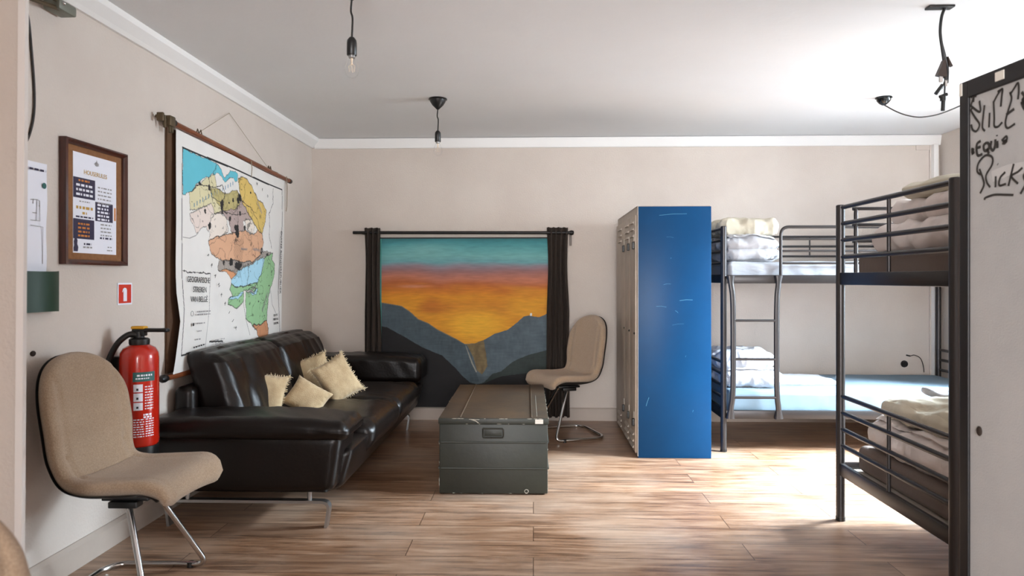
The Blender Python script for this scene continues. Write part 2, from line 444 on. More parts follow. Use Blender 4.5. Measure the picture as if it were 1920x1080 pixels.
# ============================================================ PRINTED / PAINTED SURFACES
def inpoly(px, py, poly):
    ins = np.zeros(px.shape, bool); n = len(poly); j = n-1
    for i in range(n):
        xi, yi = poly[i]; xj, yj = poly[j]
        c = ((yi > py) != (yj > py)) & (px < (xj-xi)*(py-yi)/(yj-yi+1e-12)+xi)
        ins ^= c; j = i
    return ins
def dseg(px, py, pts):
    d = np.full(px.shape, 1e9)
    for (x0, y0), (x1, y1) in zip(pts, pts[1:]):
        dx, dy = x1-x0, y1-y0; L2 = dx*dx+dy*dy+1e-12
        t = np.clip(((px-x0)*dx+(py-y0)*dy)/L2, 0, 1)
        d = np.minimum(d, np.hypot(px-x0-t*dx, py-y0-t*dy))
    return d
def C3(r, g, b): return np.array(srgb(r, g, b)[:3])
def print_grid(name, P, col, m, parent, thick=0.0):
    """P: (nz, nx, 3) points, col: (nz, nx, 3) linear colours"""
    nz, nx = P.shape[:2]
    me = bpy.data.meshes.new(name)
    idx = np.arange(nz*nx).reshape(nz, nx)
    q = np.stack([idx[:-1, :-1], idx[:-1, 1:], idx[1:, 1:], idx[1:, :-1]], -1).reshape(-1, 4)
    me.vertices.add(nz*nx); me.vertices.foreach_set('co', P.reshape(-1).astype(np.float32))
    me.loops.add(q.size); me.loops.foreach_set('vertex_index', q.reshape(-1).astype(np.int32))
    me.polygons.add(len(q)); me.polygons.foreach_set('loop_start', np.arange(0, q.size, 4, dtype=np.int32))
    me.update(calc_edges=True)
    a = me.color_attributes.new('print', 'FLOAT_COLOR', 'POINT')
    c4 = np.ones((nz*nx, 4), np.float32); c4[:, :3] = col.reshape(-1, 3); a.data.foreach_set('color', c4.reshape(-1))
    me.shade_smooth(); me.materials.append(m)
    o = link(name, me, parent)
    if thick:
        md = o.modifiers.new('thickness', 'SOLIDIFY'); md.thickness = thick; md.offset = -1
    return o
def vnoise(px, py, s, seed=0, oct=3):
    """cheap value noise on arrays"""
    rng = np.random.RandomState(seed); out = np.zeros(px.shape); amp = 1; tot = 0
    for k in range(oct):
        g = rng.rand(64, 64); x = px*s*2**k+11.3*k; y = py*s*2**k+5.7*k
        xi = np.floor(x).astype(int); yi = np.floor(y).astype(int); fx = x-xi; fy = y-yi
        fx = fx*fx*(3-2*fx); fy = fy*fy*(3-2*fy)
        a = g[yi % 64, xi % 64]; b = g[yi % 64, (xi+1) % 64]; c = g[(yi+1) % 64, xi % 64]; d = g[(yi+1) % 64, (xi+1) % 64]
        out += amp*((a*(1-fx)+b*fx)*(1-fy)+(c*(1-fx)+d*fx)*fy); tot += amp; amp *= 0.5
    return out/tot-0.5

MAP_REGIONS= [('sea', [(3.703, 1.962), (4.091, 1.942), (4.084, 1.887), (4.007, 1.855), (3.927, 1.824), (3.849, 1.775), (3.763, 1.721), (3.701, 1.701)]), ('sea', [(4.049, 1.868), (4.098, 1.882), (4.164, 1.866), (4.201, 1.844), (4.254, 1.872), (4.301, 1.893), (4.349, 1.865), (4.373, 1.872), (4.381, 1.919), (4.341, 1.934), (4.27, 1.929), (4.239, 1.89), (4.201, 1.874), (4.149, 1.91), (4.098, 1.942)]), ('yel', [(4.39, 1.899), (4.448, 1.918), (4.516, 1.91), (4.604, 1.879), (4.668, 1.835), (4.715, 1.795), (4.792, 1.789), (4.881, 1.736), (4.851, 1.655), (4.792, 1.553), (4.715, 1.583), (4.604, 1.641), (4.499, 1.712), (4.431, 1.762), (4.398, 1.836)]), ('pale', [(3.769, 1.722), (3.849, 1.769), (4.007, 1.852), (4.077, 1.872), (4.091, 1.795), (4.194, 1.775), (4.179, 1.733), (4.179, 1.665), (4.077, 1.629), (4.035, 1.69), (3.849, 1.639), (3.781, 1.626)]), ('olive', [(4.021, 1.773), (4.12, 1.793), (4.194, 1.768), (4.301, 1.803), (4.381, 1.813), (4.431, 1.755), (4.365, 1.698), (4.301, 1.65), (4.179, 1.665), (4.106, 1.698)]), ('pink', [(3.781, 1.613), (4.035, 1.69), (4.077, 1.636), (4.021, 1.585), (3.994, 1.518), (3.967, 1.548), (3.901, 1.53), (3.862, 1.496), (3.837, 1.526), (3.793, 1.578)]), ('mauve', [(4.077, 1.636), (4.179, 1.662), (4.365, 1.698), (4.431, 1.762), (4.499, 1.712), (4.604, 1.649), (4.465, 1.622), (4.465, 1.565), (4.301, 1.525), (4.254, 1.604), (4.179, 1.645)]), ('cream', [(4.035, 1.625), (4.12, 1.643), (4.224, 1.629), (4.254, 1.536), (4.164, 1.509), (4.007, 1.474), (4.021, 1.585)]), ('tan', [(4.007, 1.474), (4.164, 1.509), (4.301, 1.532), (4.448, 1.556), (4.499, 1.56), (4.622, 1.542), (4.715, 1.583), (4.802, 1.55), (4.821, 1.497), (4.792, 1.449), (4.809, 1.451), (4.753, 1.405), (4.611, 1.357), (4.429, 1.353), (4.32, 1.36), (4.173, 1.359), (4.104, 1.37), (4.036, 1.386), (4.01, 1.435)]), ('cream', [(4.482, 1.624), (4.604, 1.645), (4.65, 1.608), (4.622, 1.546), (4.533, 1.562)]), ('grey', [(4.124, 1.355), (4.32, 1.357), (4.611, 1.354), (4.827, 1.437), (4.983, 1.436), (4.924, 1.411), (4.809, 1.399), (4.611, 1.35), (4.397, 1.298), (4.366, 1.284), (4.231, 1.302), (4.124, 1.288)]), ('orange', [(4.124, 1.291), (4.231, 1.302), (4.366, 1.277), (4.35, 1.24), (4.297, 1.244), (4.231, 1.283)]), ('green', [(4.827, 1.392), (5.003, 1.433), (4.983, 1.382), (5.034, 1.345), (5.024, 1.252), (4.943, 1.168), (4.904, 1.101), (4.875, 0.967), (4.865, 0.941), (4.753, 0.919), (4.611, 0.925), (4.51, 0.973), (4.501, 1.084), (4.51, 1.161), (4.543, 1.153), (4.646, 1.137), (4.681, 1.179), (4.543, 1.195), (4.699, 1.222), (4.771, 1.273)]), ('green', [(4.29, 1.207), (4.35, 1.19), (4.526, 1.195), (4.681, 1.179), (4.646, 1.151), (4.526, 1.167), (4.477, 1.168), (4.461, 1.086), (4.366, 1.052), (4.26, 1.08), (4.26, 1.112), (4.32, 1.131), (4.267, 1.171)]), ('lblue', [(4.397, 1.298), (4.526, 1.324), (4.809, 1.396), (4.846, 1.386), (4.771, 1.273), (4.699, 1.222), (4.543, 1.195), (4.35, 1.19), (4.29, 1.211), (4.297, 1.237), (4.366, 1.271)]), ('lblue', [(4.275, 1.122), (4.366, 1.129), (4.477, 1.161), (4.469, 1.141), (4.381, 1.105), (4.275, 1.105)]), ('lblue', [(4.543, 1.156), (4.628, 1.144), (4.699, 1.183), (4.681, 1.136), (4.611, 1.127)]), ('brown', [(4.611, 0.921), (4.753, 0.919), (4.865, 0.941), (4.904, 0.882), (4.885, 0.831), (4.735, 0.807), (4.681, 0.877)])]
MAP_LINES= [('k', [(3.994, 1.847), (4.007, 1.784), (4.049, 1.731), (4.164, 1.704), (4.171, 1.665)]), ('k', [(3.763, 1.721), (3.894, 1.791), (4.007, 1.784), (4.091, 1.795)]), ('k', [(4.091, 1.802), (4.164, 1.819), (4.201, 1.776), (4.164, 1.691)]), ('k', [(4.381, 1.813), (4.365, 1.726), (4.373, 1.657), (4.381, 1.615), (4.357, 1.515), (4.333, 1.471)]), ('k', [(4.431, 1.762), (4.586, 1.721), (4.715, 1.643), (4.772, 1.571)]), ('k', [(4.179, 1.659), (4.301, 1.65), (4.431, 1.669), (4.499, 1.669)]), ('k', [(5.005, 1.91), (5.005, 1.797), (4.932, 1.709), (4.942, 1.631), (4.932, 1.551), (4.974, 1.473)]), ('g', [(3.697, 1.471), (3.775, 1.469), (3.849, 1.489), (3.875, 1.504)]), ('k', [(4.535, 1.341), (4.543, 1.272), (4.526, 1.202)]), ('k', [(4.771, 1.273), (4.699, 1.222), (4.646, 1.18), (4.526, 1.167)]), ('g', [(4.953, 1.16), (4.983, 1.053), (5.075, 0.971)]), ('k', [(3.686, 1.28), (3.859, 1.273), (4.028, 1.271)]), ('g', [(4.028, 1.271), (4.015, 1.167), (4.008, 1.06), (3.945, 0.819)]), ('K', [(4.008, 0.866), (4.184, 0.853)]), ('g', [(4.466, 1.091), (4.506, 0.969), (4.569, 0.861)])]
MAP_TOWNS= [(4.398, 1.765, 0.021, 0.024), (4.164, 1.688, 0.014, 0.031), (4.365, 1.558, 0.021, 0.037), (4.007, 1.564, 0.014, 0.017), (4.27, 1.623, 0.009, 0.012), (4.414, 1.668, 0.008, 0.012), (4.309, 1.745, 0.009, 0.01), (4.482, 1.577, 0.011, 0.012), (4.254, 1.721, 0.007, 0.005), (4.586, 1.828, 0.007, 0.005), (3.894, 1.791, 0.009, 0.007), (3.96, 1.637, 0.008, 0.01), (4.005, 1.784, 0.009, 0.017), (4.792, 1.438, 0.014, 0.02), (4.282, 1.346, 0.021, 0.018), (4.389, 1.325, 0.03, 0.022), (4.781, 1.439, 0.015, 0.019), (4.429, 1.332, 0.017, 0.012), (4.195, 1.337, 0.01, 0.012), (4.885, 1.417, 0.016, 0.008), (4.535, 1.338, 0.011, 0.007), (4.924, 1.191, 0.007, 0.004), (4.717, 1.084, 0.006, 0.004)]
RIDGE_L= [(-1.362, 1.035), (-1.24, 1.015), (-1.156, 1.0), (-1.087, 0.955), (-1.011, 0.886), (-0.919, 0.849), (-0.843, 0.796), (-0.752, 0.75), (-0.676, 0.713), (-0.6, 0.668), (-0.524, 0.672)]
RIDGE_R= [(-0.524, 0.672), (-0.433, 0.706), (-0.342, 0.759), (-0.221, 0.797), (-0.145, 0.858), (-0.085, 0.911), (-0.039, 0.921), (0.051, 0.906), (0.111, 0.934), (0.172, 0.949)]
BLACK_L= [(-1.362, 0.828), (-1.286, 0.817), (-1.133, 0.734), (-0.98, 0.644), (-0.797, 0.568), (-0.691, 0.47), (-0.615, 0.387), (-0.554, 0.334), (-0.493, 0.317)]
DARK_R= [(-0.493, 0.317), (-0.433, 0.335), (-0.357, 0.411), (-0.281, 0.431), (-0.191, 0.51), (-0.115, 0.548), (-0.039, 0.579), (0.111, 0.617), (0.172, 0.632)]
BLACK_R= [(-0.493, 0.317), (-0.433, 0.327), (-0.281, 0.389), (-0.115, 0.412), (0.172, 0.428)]
RIVER= [(-0.585, 0.668), (-0.524, 0.672), (-0.433, 0.706), (-0.418, 0.615), (-0.399, 0.479), (-0.448, 0.406), (-0.493, 0.441), (-0.524, 0.554)]
STROKES= [[(0.06, 1.853), (0.056, 1.822)], [(0.042, 1.85), (0.07, 1.838)], [(0.046, 1.839), (0.063, 1.849)], [(0.083, 1.82), (0.086, 1.783), (0.053, 1.806), (0.046, 1.815), (0.056, 1.836)], [(0.053, 1.806), (0.046, 1.797), (0.063, 1.771), (0.083, 1.743), (0.07, 1.724), (0.053, 1.732), (0.046, 1.751)], [(0.105, 1.8), (0.099, 1.763), (0.096, 1.73), (0.107, 1.716)], [(0.127, 1.77), (0.124, 1.724)], [(0.143, 1.804), (0.146, 1.752), (0.146, 1.724), (0.161, 1.718), (0.179, 1.728)], [(0.143, 1.799), (0.161, 1.82), (0.179, 1.832), (0.176, 1.805), (0.173, 1.778)], [(0.159, 1.828), (0.179, 1.832)], [(0.209, 1.814), (0.215, 1.79), (0.2, 1.753), (0.191, 1.723), (0.2, 1.705), (0.229, 1.712)], [(0.209, 1.805), (0.226, 1.821), (0.24, 1.833), (0.243, 1.809), (0.24, 1.783)], [(0.194, 1.747), (0.226, 1.758)], [(0.254, 1.802), (0.268, 1.78), (0.257, 1.779), (0.268, 1.763), (0.254, 1.771), (0.268, 1.745), (0.262, 1.786)], [(0.046, 1.67), (0.056, 1.666), (0.05, 1.66), (0.058, 1.656), (0.048, 1.653)], [(0.089, 1.688), (0.073, 1.682), (0.07, 1.663), (0.076, 1.643), (0.096, 1.644)], [(0.071, 1.668), (0.089, 1.669)], [(0.115, 1.678), (0.102, 1.671), (0.105, 1.654), (0.121, 1.653), (0.124, 1.669), (0.115, 1.678)], [(0.115, 1.659), (0.124, 1.639)], [(0.134, 1.679), (0.131, 1.659), (0.141, 1.647), (0.149, 1.66), (0.151, 1.681)], [(0.159, 1.674), (0.159, 1.651)], [(0.157, 1.693), (0.157, 1.689)], [(0.176, 1.671), (0.194, 1.681), (0.197, 1.671), (0.182, 1.667), (0.197, 1.667), (0.188, 1.66), (0.179, 1.663)], [(0.083, 1.598), (0.099, 1.562), (0.102, 1.542), (0.086, 1.518)], [(0.089, 1.578), (0.073, 1.592), (0.079, 1.618), (0.109, 1.637), (0.137, 1.627), (0.137, 1.603), (0.112, 1.574), (0.115, 1.55), (0.129, 1.532)], [(0.152, 1.564), (0.151, 1.529)], [(0.159, 1.601), (0.161, 1.599)], [(0.191, 1.571), (0.17, 1.556), (0.167, 1.533), (0.194, 1.534)], [(0.224, 1.591), (0.212, 1.555), (0.203, 1.526)], [(0.257, 1.574), (0.24, 1.564), (0.215, 1.554), (0.24, 1.528)], [(0.268, 1.559), (0.262, 1.547), (0.268, 1.529)], [(0.268, 1.52), (0.249, 1.496)], [(0.105, 1.494), (0.109, 1.501), (0.146, 1.506), (0.188, 1.501), (0.223, 1.496)]]


# ---- wall map of the regions of Belgium
mp = empty('wall_map', (-1.92, 3.60, 2.06))
tag(mp, 'large school wall map of Belgian regions hanging from a wooden rod above the sofa', 'map')
NX, NZ = 430, 400
zz = np.linspace(0.735, 2.0, NZ)[:, None]*np.ones((1, NX)); uu = np.linspace(0, 1, NX)[None, :]*np.ones((NZ, 1))
lz = [0.735, 0.80, 0.90, 1.00, 1.147, 1.30, 1.53, 2.05]; ly = [3.545, 3.572, 3.606, 3.640, 3.612, 3.612, 3.622, 3.630]
rzz = [0.735, 0.85, 1.15, 1.46, 1.86, 2.05]; ry = [5.165, 5.176, 5.186, 5.226, 5.222, 5.224]
Lf = np.interp(zz, lz, ly); Rt = np.interp(zz, rzz, ry)
YY = Lf+(Rt-Lf)*uu
top = 2.066-0.034*(YY-3.58)
ZZ = 0.735+(zz-0.735)/(2.0-0.735)*(top-0.012-0.735)
XX = -1.925+0.006*np.sin(uu*9+zz*2)+0.018*np.clip((1.25-ZZ)/0.5, 0, 1)*np.exp(-uu*7)
base = C3(226, 222, 217)
colr = np.ones(YY.shape+(3,))*base
PAL = dict(sea=(98,186,202), yel=(216,184,104), pale=(214,205,165), olive=(186,172,116), pink=(224,208,198), mauve=(188,166,160),
           cream=(228,216,204), tan=(213,165,132), grey=(160,150,142), orange=(212,150,108), green=(148,190,142), lblue=(166,208,226), brown=(196,136,98))
wy = YY+0.030*vnoise(YY, ZZ, 26, 5, 4); wz = ZZ+0.024*vnoise(YY, ZZ, 28, 9, 4)
inner = inpoly(YY, ZZ, [(3.70,1.964),(5.176,1.924),(5.186,1.659),(5.112,1.147),(5.144,0.824),(5.13,0.80),(3.64,0.825),(3.692,1.074),(3.681,1.257),(3.686,1.539)])
for nm, poly in MAP_REGIONS:
    k = inpoly(wy, wz, poly) & inner; colr[k] = C3(*PAL[nm])*1.0
edge = np.full(YY.shape, 9.0)
for nm, poly in MAP_REGIONS:
    edge_d = dseg(wy, wz, poly+[poly[0]])
    wdt = 0.0035 if nm in ('green', 'yel', 'tan', 'brown') else 0.002
    k = (edge_d < wdt) & inner; colr[k] = colr[k]*0.25+C3(50,46,42)*0.3
hat = [p for n_, p in MAP_REGIONS if n_ in ('mauve',)][0]
k = inpoly(wy, wz, hat) & (np.sin((YY*1.0+ZZ*0.8)*330) > 0.35); colr[k] *= 0.62
k = inpoly(wy, wz, [(4.33,1.50),(4.47,1.50),(4.43,1.25),(4.33,1.25)]) & (np.sin((YY*1.0+ZZ*0.8)*330) > 0.2); colr[k] *= 0.6
k = inpoly(wy, wz, [p for n_, p in MAP_REGIONS if n_ == 'olive'][0]) & (vnoise(YY, ZZ, 60, 3) > 0.05); colr[k] *= 0.82
for n_, pts in MAP_LINES:
    w = {'k': 0.0028, 'g': 0.0022, 'K': 0.005}[n_]
    k = (dseg(wy if n_ == 'k' else YY, wz if n_ == 'k' else ZZ, pts) < w); colr[k] = C3(48,45,44) if n_ != 'g' else C3(120,116,114)
for cy, cz, ra, rb in MAP_TOWNS:
    k = ((YY-cy)/(ra*1.5))**2+((ZZ-cz)/(rb*1.35))**2+2.6*vnoise(YY, ZZ, 45, 7) < 0.9; colr[k] = C3(34,31,30)
# rivers and district lines meandering over the land
land = np.zeros(YY.shape, bool)
for n_, pl in MAP_REGIONS:
    if n_ != 'sea': land |= inpoly(wy, wz, pl)
land &= inner
fld = vnoise(YY, ZZ, 7, 41, 3); k = (np.abs(fld) < 0.006) & land; colr[k] = colr[k]*0.45
fld = vnoise(YY, ZZ, 5, 43, 4); k = (np.abs(fld-0.05) < 0.005) & land; colr[k] = colr[k]*0.35
fld = vnoise(YY, ZZ, 40, 47, 2); k = (fld > 0.33) & land; colr[k] = colr[k]*0.5
colr *= (1+0.10*vnoise(YY, ZZ, 9, 51, 4))[..., None]
# printed frame lines
k = dseg(YY, ZZ, [(3.70,1.964),(4.4,1.945),(5.176,1.924)]) < 0.0055; colr[k] = C3(26,25,27)
k = dseg(YY, ZZ, [(5.176,1.924),(5.186,1.659),(5.112,1.147),(5.144,0.824)]) < 0.0035; colr[k] = C3(60,57,56)
k = dseg(YY, ZZ, [(3.70,1.964),(3.686,1.539),(3.681,1.257),(3.692,1.074),(3.645,0.825)]) < 0.0035; colr[k] = C3(60,57,56)
k = dseg(YY, ZZ, [(3.645,0.825),(3.829,0.827),(5.14,0.80)]) < 0.005; colr[k] = C3(40,38,38)
# tiny ticks along the coast
for i in range(15):
    cy, cz = 3.83+i*0.034, 1.632+i*0.0135
    k = (abs(YY-cy) < 0.003) & (abs(ZZ-cz-0.03) < 0.012); colr[k] = C3(60,120,150)
Pm = np.stack([XX, YY, ZZ], -1)-np.array([-1.92, 3.60, 2.06])
print_grid('map_sheet', Pm[::-1], colr[::-1], vcol_mat('printed_map', 0.8), mp)
bm = NB(); tube(bm, [(-1.925, 3.585, 2.074), (-1.925, 5.345, 2.012)], 0.0155, 14)
obj('top_rod', bm, M_wood, mp, world=True)
bm = NB(); tube(bm, [(-1.925, 5.318, 2.013), (-1.925, 5.352, 2.012)], 0.0185, 14)
obj('rod_end_cap', bm, M_brown, mp, world=True)
bm = NB(); tube(bm, [(-1.925, 3.54, 2.076), (-1.925, 3.60, 2.074)], 0.020, 14)
obj('rod_end_cap', bm, M_brown, mp, world=True)
bm = NB(); tube(bm, [(-1.912, 3.50, 0.722), (-1.918, 5.28, 0.712)], 0.0145, 12)
obj('bottom_rod', bm, M_wood, mp, world=True)
bm = NB(); tube(bm, [(-1.912, 3.445, 0.724), (-1.912, 3.462, 0.724), (-1.912, 3.48, 0.723), (-1.912, 3.505, 0.722)], [0.013, 0.021, 0.021, 0.015], 12)
obj('rod_knob', bm, M_black, mp, world=True)
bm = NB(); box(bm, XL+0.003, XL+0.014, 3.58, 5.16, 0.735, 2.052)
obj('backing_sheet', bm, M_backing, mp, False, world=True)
bm = NB()
tube(bm, [(XL+0.012, 3.47, 2.085), (-1.935, 3.475, 2.075), (-1.925, 3.52, 2.072), (-1.922, 3.56, 2.085)], 0.008, 8)
tube(bm, [(-1.925, 3.505, 2.095), (-1.92, 3.50, 2.03)], 0.007, 8); tube(bm, [(-1.918, 3.545, 2.08), (-1.912, 3.535, 2.01)], 0.007, 8)
tube(bm, [(-1.918, 3.565, 2.07), (-1.912, 3.558, 2.015)], 0.007, 8)
box(bm, -1.94, -1.905, 3.455, 3.472, 2.055, 2.10, 0.004); box(bm, -1.945, -1.90, 3.52, 3.575, 2.045, 2.10, 0.006)
obj('wall_bracket', bm, M_brass, mp, world=True)
bm = NB()
tube(bm, [(XL+0.01, 4.333, 2.307), (-1.925, 3.876, 2.085)], 0.0016, 6); tube(bm, [(XL+0.01, 4.333, 2.307), (-1.925, 4.925, 2.035)], 0.0016, 6)
tube(bm, [(-1.905, 4.555, 2.04), (-1.90, 4.556, 1.99), (-1.902, 4.552, 1.93)], 0.003, 6)
tube(bm, [(-1.90, 5.20, 2.03), (-1.897, 5.208, 1.95), (-1.90, 5.21, 1.80), (-1.902, 5.20, 1.76)], 0.003, 6)
obj('hanging_string', bm, M_string, mp, world=True)
for y0, z0 in ((3.876, 2.078), (4.925, 2.04)):
    bm = NB()
    tube(bm, [(-1.925, y0-0.03, z0), (-1.925, y0-0.018, z0+0.022), (-1.925, y0, z0), (-1.925, y0+0.02, z0+0.024), (-1.925, y0+0.032, z0)], 0.0035, 6)
    obj('screw_eye', bm, M_brass, mp, world=True)
xt = -1.9155
def mtxt(s, size, y, z, rot=0, m=M_ink, x=xt, sx=1.0):
    c, sn = math.cos(R(rot)), math.sin(R(rot))
    return text_mesh('lettering', s, size, m, mp, (x, y, z), (0, c, sn), (0, -sn, c), sx=sx)
mtxt('GEOGRAFISCHE', 0.046, 3.855, 1.233, -2, sx=0.80); mtxt('STREKEN', 0.046, 3.868, 1.177, -2, sx=0.85); mtxt('VAN BELGË', 0.046, 3.86, 1.122, -2, sx=0.85)
for s, z in (('LUCHTHAVEN', 1.0),):
    pass
mtxt('DUITSE BONDSREPUBLIEK', 0.040, 5.125, 1.365, -93, sx=1.02)
mtxt('GROOT', 0.024, 5.02, 0.97, 0); mtxt('HERTOG', 0.024, 5.025, 0.94, 0); mtxt('LUXEMB.', 0.024, 5.03, 0.91, 0)
for ch, (y, z) in zip('FRANKRIJK', [(3.965,1.378),(4.01,1.321),(4.056,1.259),(4.104,1.202),(4.138,1.141),(4.187,1.086),(4.245,1.028),(4.30,0.975),(4.343,0.923)]): mtxt(ch, 0.03, y, z, -52)
for ch, (y, z) in zip('NED', [(4.678,1.90),(4.772,1.871),(4.867,1.836)]): mtxt(ch, 0.026, y, z, -15)
mtxt('HASPENGOUW', 0.026, 4.70, 1.44, -2, m=M_inkg); mtxt('BRABANT', 0.022, 4.47, 1.437, 0, m=M_inkg)
mtxt('CONDROZ', 0.028, 4.60, 1.165, 22, m=M_inkg); mtxt('ARDENNEN', 0.03, 4.82, 1.075, 52, m=M_inkg); mtxt('KEMPEN', 0.03, 4.72, 1.74, -42, m=M_inkg)
# legend rows: marks and illegible small print
bm = NB()
def bars(bm, y, z, w, h=0.008, x=-1.9155, axis=0, seed=1, tilt=-0.02):
    rnd = random.Random(seed); t = y-w/2
    while t < y+w/2:
        l = rnd.uniform(0.008, 0.026); l = min(l, y+w/2-t)
        zz_ = z+(t-y)*tilt
        vs = [bm.verts.new(p) for p in ((x, t, zz_-h/2), (x, t+l, zz_-h/2), (x, t+l, zz_+h/2), (x, t, zz_+h/2))]; bm.faces.new(vs)
        t += l+rnd.uniform(0.004, 0.009)
for y, z, w, sd in ((3.90, 1.052, 0.16, 1), (3.90, 1.035, 0.16, 2), (3.865, 0.986, 0.10, 3), (3.85, 0.942, 0.05, 4), (3.835, 0.896, 0.05, 5), (4.06, 0.872, 0.05, 7), (4.14, 0.872, 0.05, 8), (4.10, 0.848, 0.12, 9)):
    bars(bm, y, z, w, seed=sd, h=0.007, x=-1.908)
obj('legend_print', bm, M_inkg, mp, False, world=True)
bm = NB()
for y, z, r_ in ((3.762, 1.046, 0.014),): tube(bm, [(-1.908, y+r_*math.cos(a), z+r_*math.sin(a)) for a in np.linspace(0, 2*PI, 16)], 0.001, 4)
bmesh.ops.create_circle(bm, cap_ends=True, radius=0.010, segments=8, matrix=Matrix.Translation((-1.907, 3.775, 0.984)) @ Matrix.Rotation(PI/2, 4, 'Y'))
bars(bm, 3.84, 0.858, 0.14, h=0.008, x=-1.905, seed=12, tilt=0.05)
obj('legend_symbol', bm, M_ink, mp, False, world=True)

# ---- sunset painting on the back wall
PX0, PX1, PZ0, PZ1 = -1.345, 0.135, 0.118, 1.600
pa = empty('sunset_painting', (-0.6, 5.97, PZ0))
tag(pa, 'large sunset painting with orange sky over dark blue mountains between the curtains', 'painting')
nx, nz = 430, 430
X_, Z_ = np.meshgrid(np.linspace(PX0, PX1, nx), np.linspace(PZ0, PZ1, nz))
st = vnoise(X_*0.5, Z_*4, 3.2, 2, 4)
zq = Z_+0.05*vnoise(X_, Z_*1.2, 2.6, 4, 3)+0.035*st
zr = [1.07, 1.11, 1.16, 1.20, 1.24, 1.28, 1.31, 1.345, 1.385, 1.44, 1.50, 1.56, 1.60]
cs = [(214,140,34),(206,126,36),(190,108,38),(176,98,52),(184,116,92),(164,110,100),(146,110,112),(140,128,136),(104,158,164),(112,172,170),(92,160,162),(66,140,146),(44,104,108)]
L_ = np.array([C3(*c) for c in cs]); col = np.stack([np.interp(zq, zr, L_[:, i]) for i in range(3)], -1)
def mixc(k, c): 
    global col
    k = np.clip(k, 0, 1)[..., None]; col = col*(1-k)+C3(*c)*k
mixc(0.75*np.clip(vnoise(X_*0.8, Z_*2.4, 3.0, 8, 3)*3.2, 0, 1)*(zq < 1.15), (176,92,30))
mixc(0.55*np.clip(vnoise(X_*0.7, Z_*3, 2.4, 12, 3)*3.5, 0, 1)*(zq < 1.2), (224,162,48))
gl = np.exp(-(((X_+0.50)/0.26)**2+((Z_-0.83)/0.16)**2)*1.1); mixc(gl*1.15, (232,172,48))
gl = np.exp(-(((X_+0.62)/0.16)**2+((Z_-0.98)/0.06)**2)); mixc(gl*0.4, (226,150,44))
mixc(0.8*np.exp(-(((X_+1.05)/0.12)**2+((Z_-1.175)/0.012)**2)), (210,140,110))
mixc(0.5*np.exp(-(((X_-0.0)/0.35)**2+((Z_-1.215)/0.035)**2)), (196,124,98))
mixc(0.35*np.exp(-(((X_+0.95)/0.22)**2+((Z_-1.50)/0.05)**2)), (140,190,186))
wob = 0.006*vnoise(X_, Z_, 30, 3)
def curve(pts): return np.interp(X_, [p[0] for p in pts], [p[1] for p in pts])+wob
slate = np.array(C3(70,84,92)); slateR = np.array(C3(82,96,104))
tex = (1+0.5*vnoise(X_, Z_, 14, 21, 4)+0.3*vnoise(X_*3, Z_, 22, 22, 3))[..., None]
left = X_ < -0.535
k = (Z_ < curve(RIDGE_L)) & left; col[k] = (slate*tex)[k]
k = (Z_ < curve(RIDGE_R)) & ~left; col[k] = (slateR*tex)[k]
k = (dseg(X_, Z_, RIDGE_L) < 0.0035); col[k] = C3(120,110,96)
k = inpoly(X_+wob, Z_, RIVER); 
rv = C3(138,108,52)*0.55+C3(80,88,84)*0.45; col[k] = (rv*(1+0.9*vnoise(X_*2, Z_, 18, 31, 3))[..., None])[k]
k = dseg(X_, Z_, [(-0.60,0.665),(-0.565,0.58),(-0.53,0.49),(-0.50,0.43)]) < 0.006; col[k] = C3(150,150,140)
# left mountain in front of the river
k = inpoly(X_, Z_, [(-0.60,0.68),(-0.575,0.60),(-0.54,0.50),(-0.50,0.42),(-0.47,0.34),(-0.8,0.36),(-1.0,0.6)]) & (Z_ < curve(RIDGE_L)) & (X_ < -0.47); col[k] = (slate*tex)[k]
k = (Z_ < curve(DARK_R)) & (X_ > RIDGE_L[-1][0]+0.02); col[k] = (C3(46,56,54)*tex)[k]
k = (Z_ < curve(BLACK_R)) & (X_ > RIDGE_L[-1][0]+0.02); col[k] = C3(24,24,26)
k = (Z_ < curve(BLACK_L)) & (X_ < RIDGE_L[-1][0]+0.02); col[k] = C3(19,17,19)
k = (X_ < -1.333) & (Z_ > 0.42); col[k] = C3(74,152,142)
k = dseg(X_, Z_, [(-0.02,0.935),(-0.02,0.925)]) < 0.008; col[k] = C3(220,225,225)
Pp = np.stack([X_, np.full(X_.shape, 5.957), Z_], -1)-np.array([-0.6, 5.97, PZ0])
print_grid('painted_canvas', Pp, col, vcol_mat('acrylic_paint', 0.75, 0.12), pa)
bm = NB(); box(bm, PX0, PX1, 5.9575, 5.996, PZ0, PZ1)
obj('stretcher_edge', bm, mat('teal_edge_paint', srgb(70,140,132), 0.6), pa, False, world=True)
bm = NB(); box(bm, PX0, PX1, 5.954, 5.9572, PZ1-0.007, PZ1+0.004)
obj('top_batten', bm, M_blackm, pa, False, world=True)

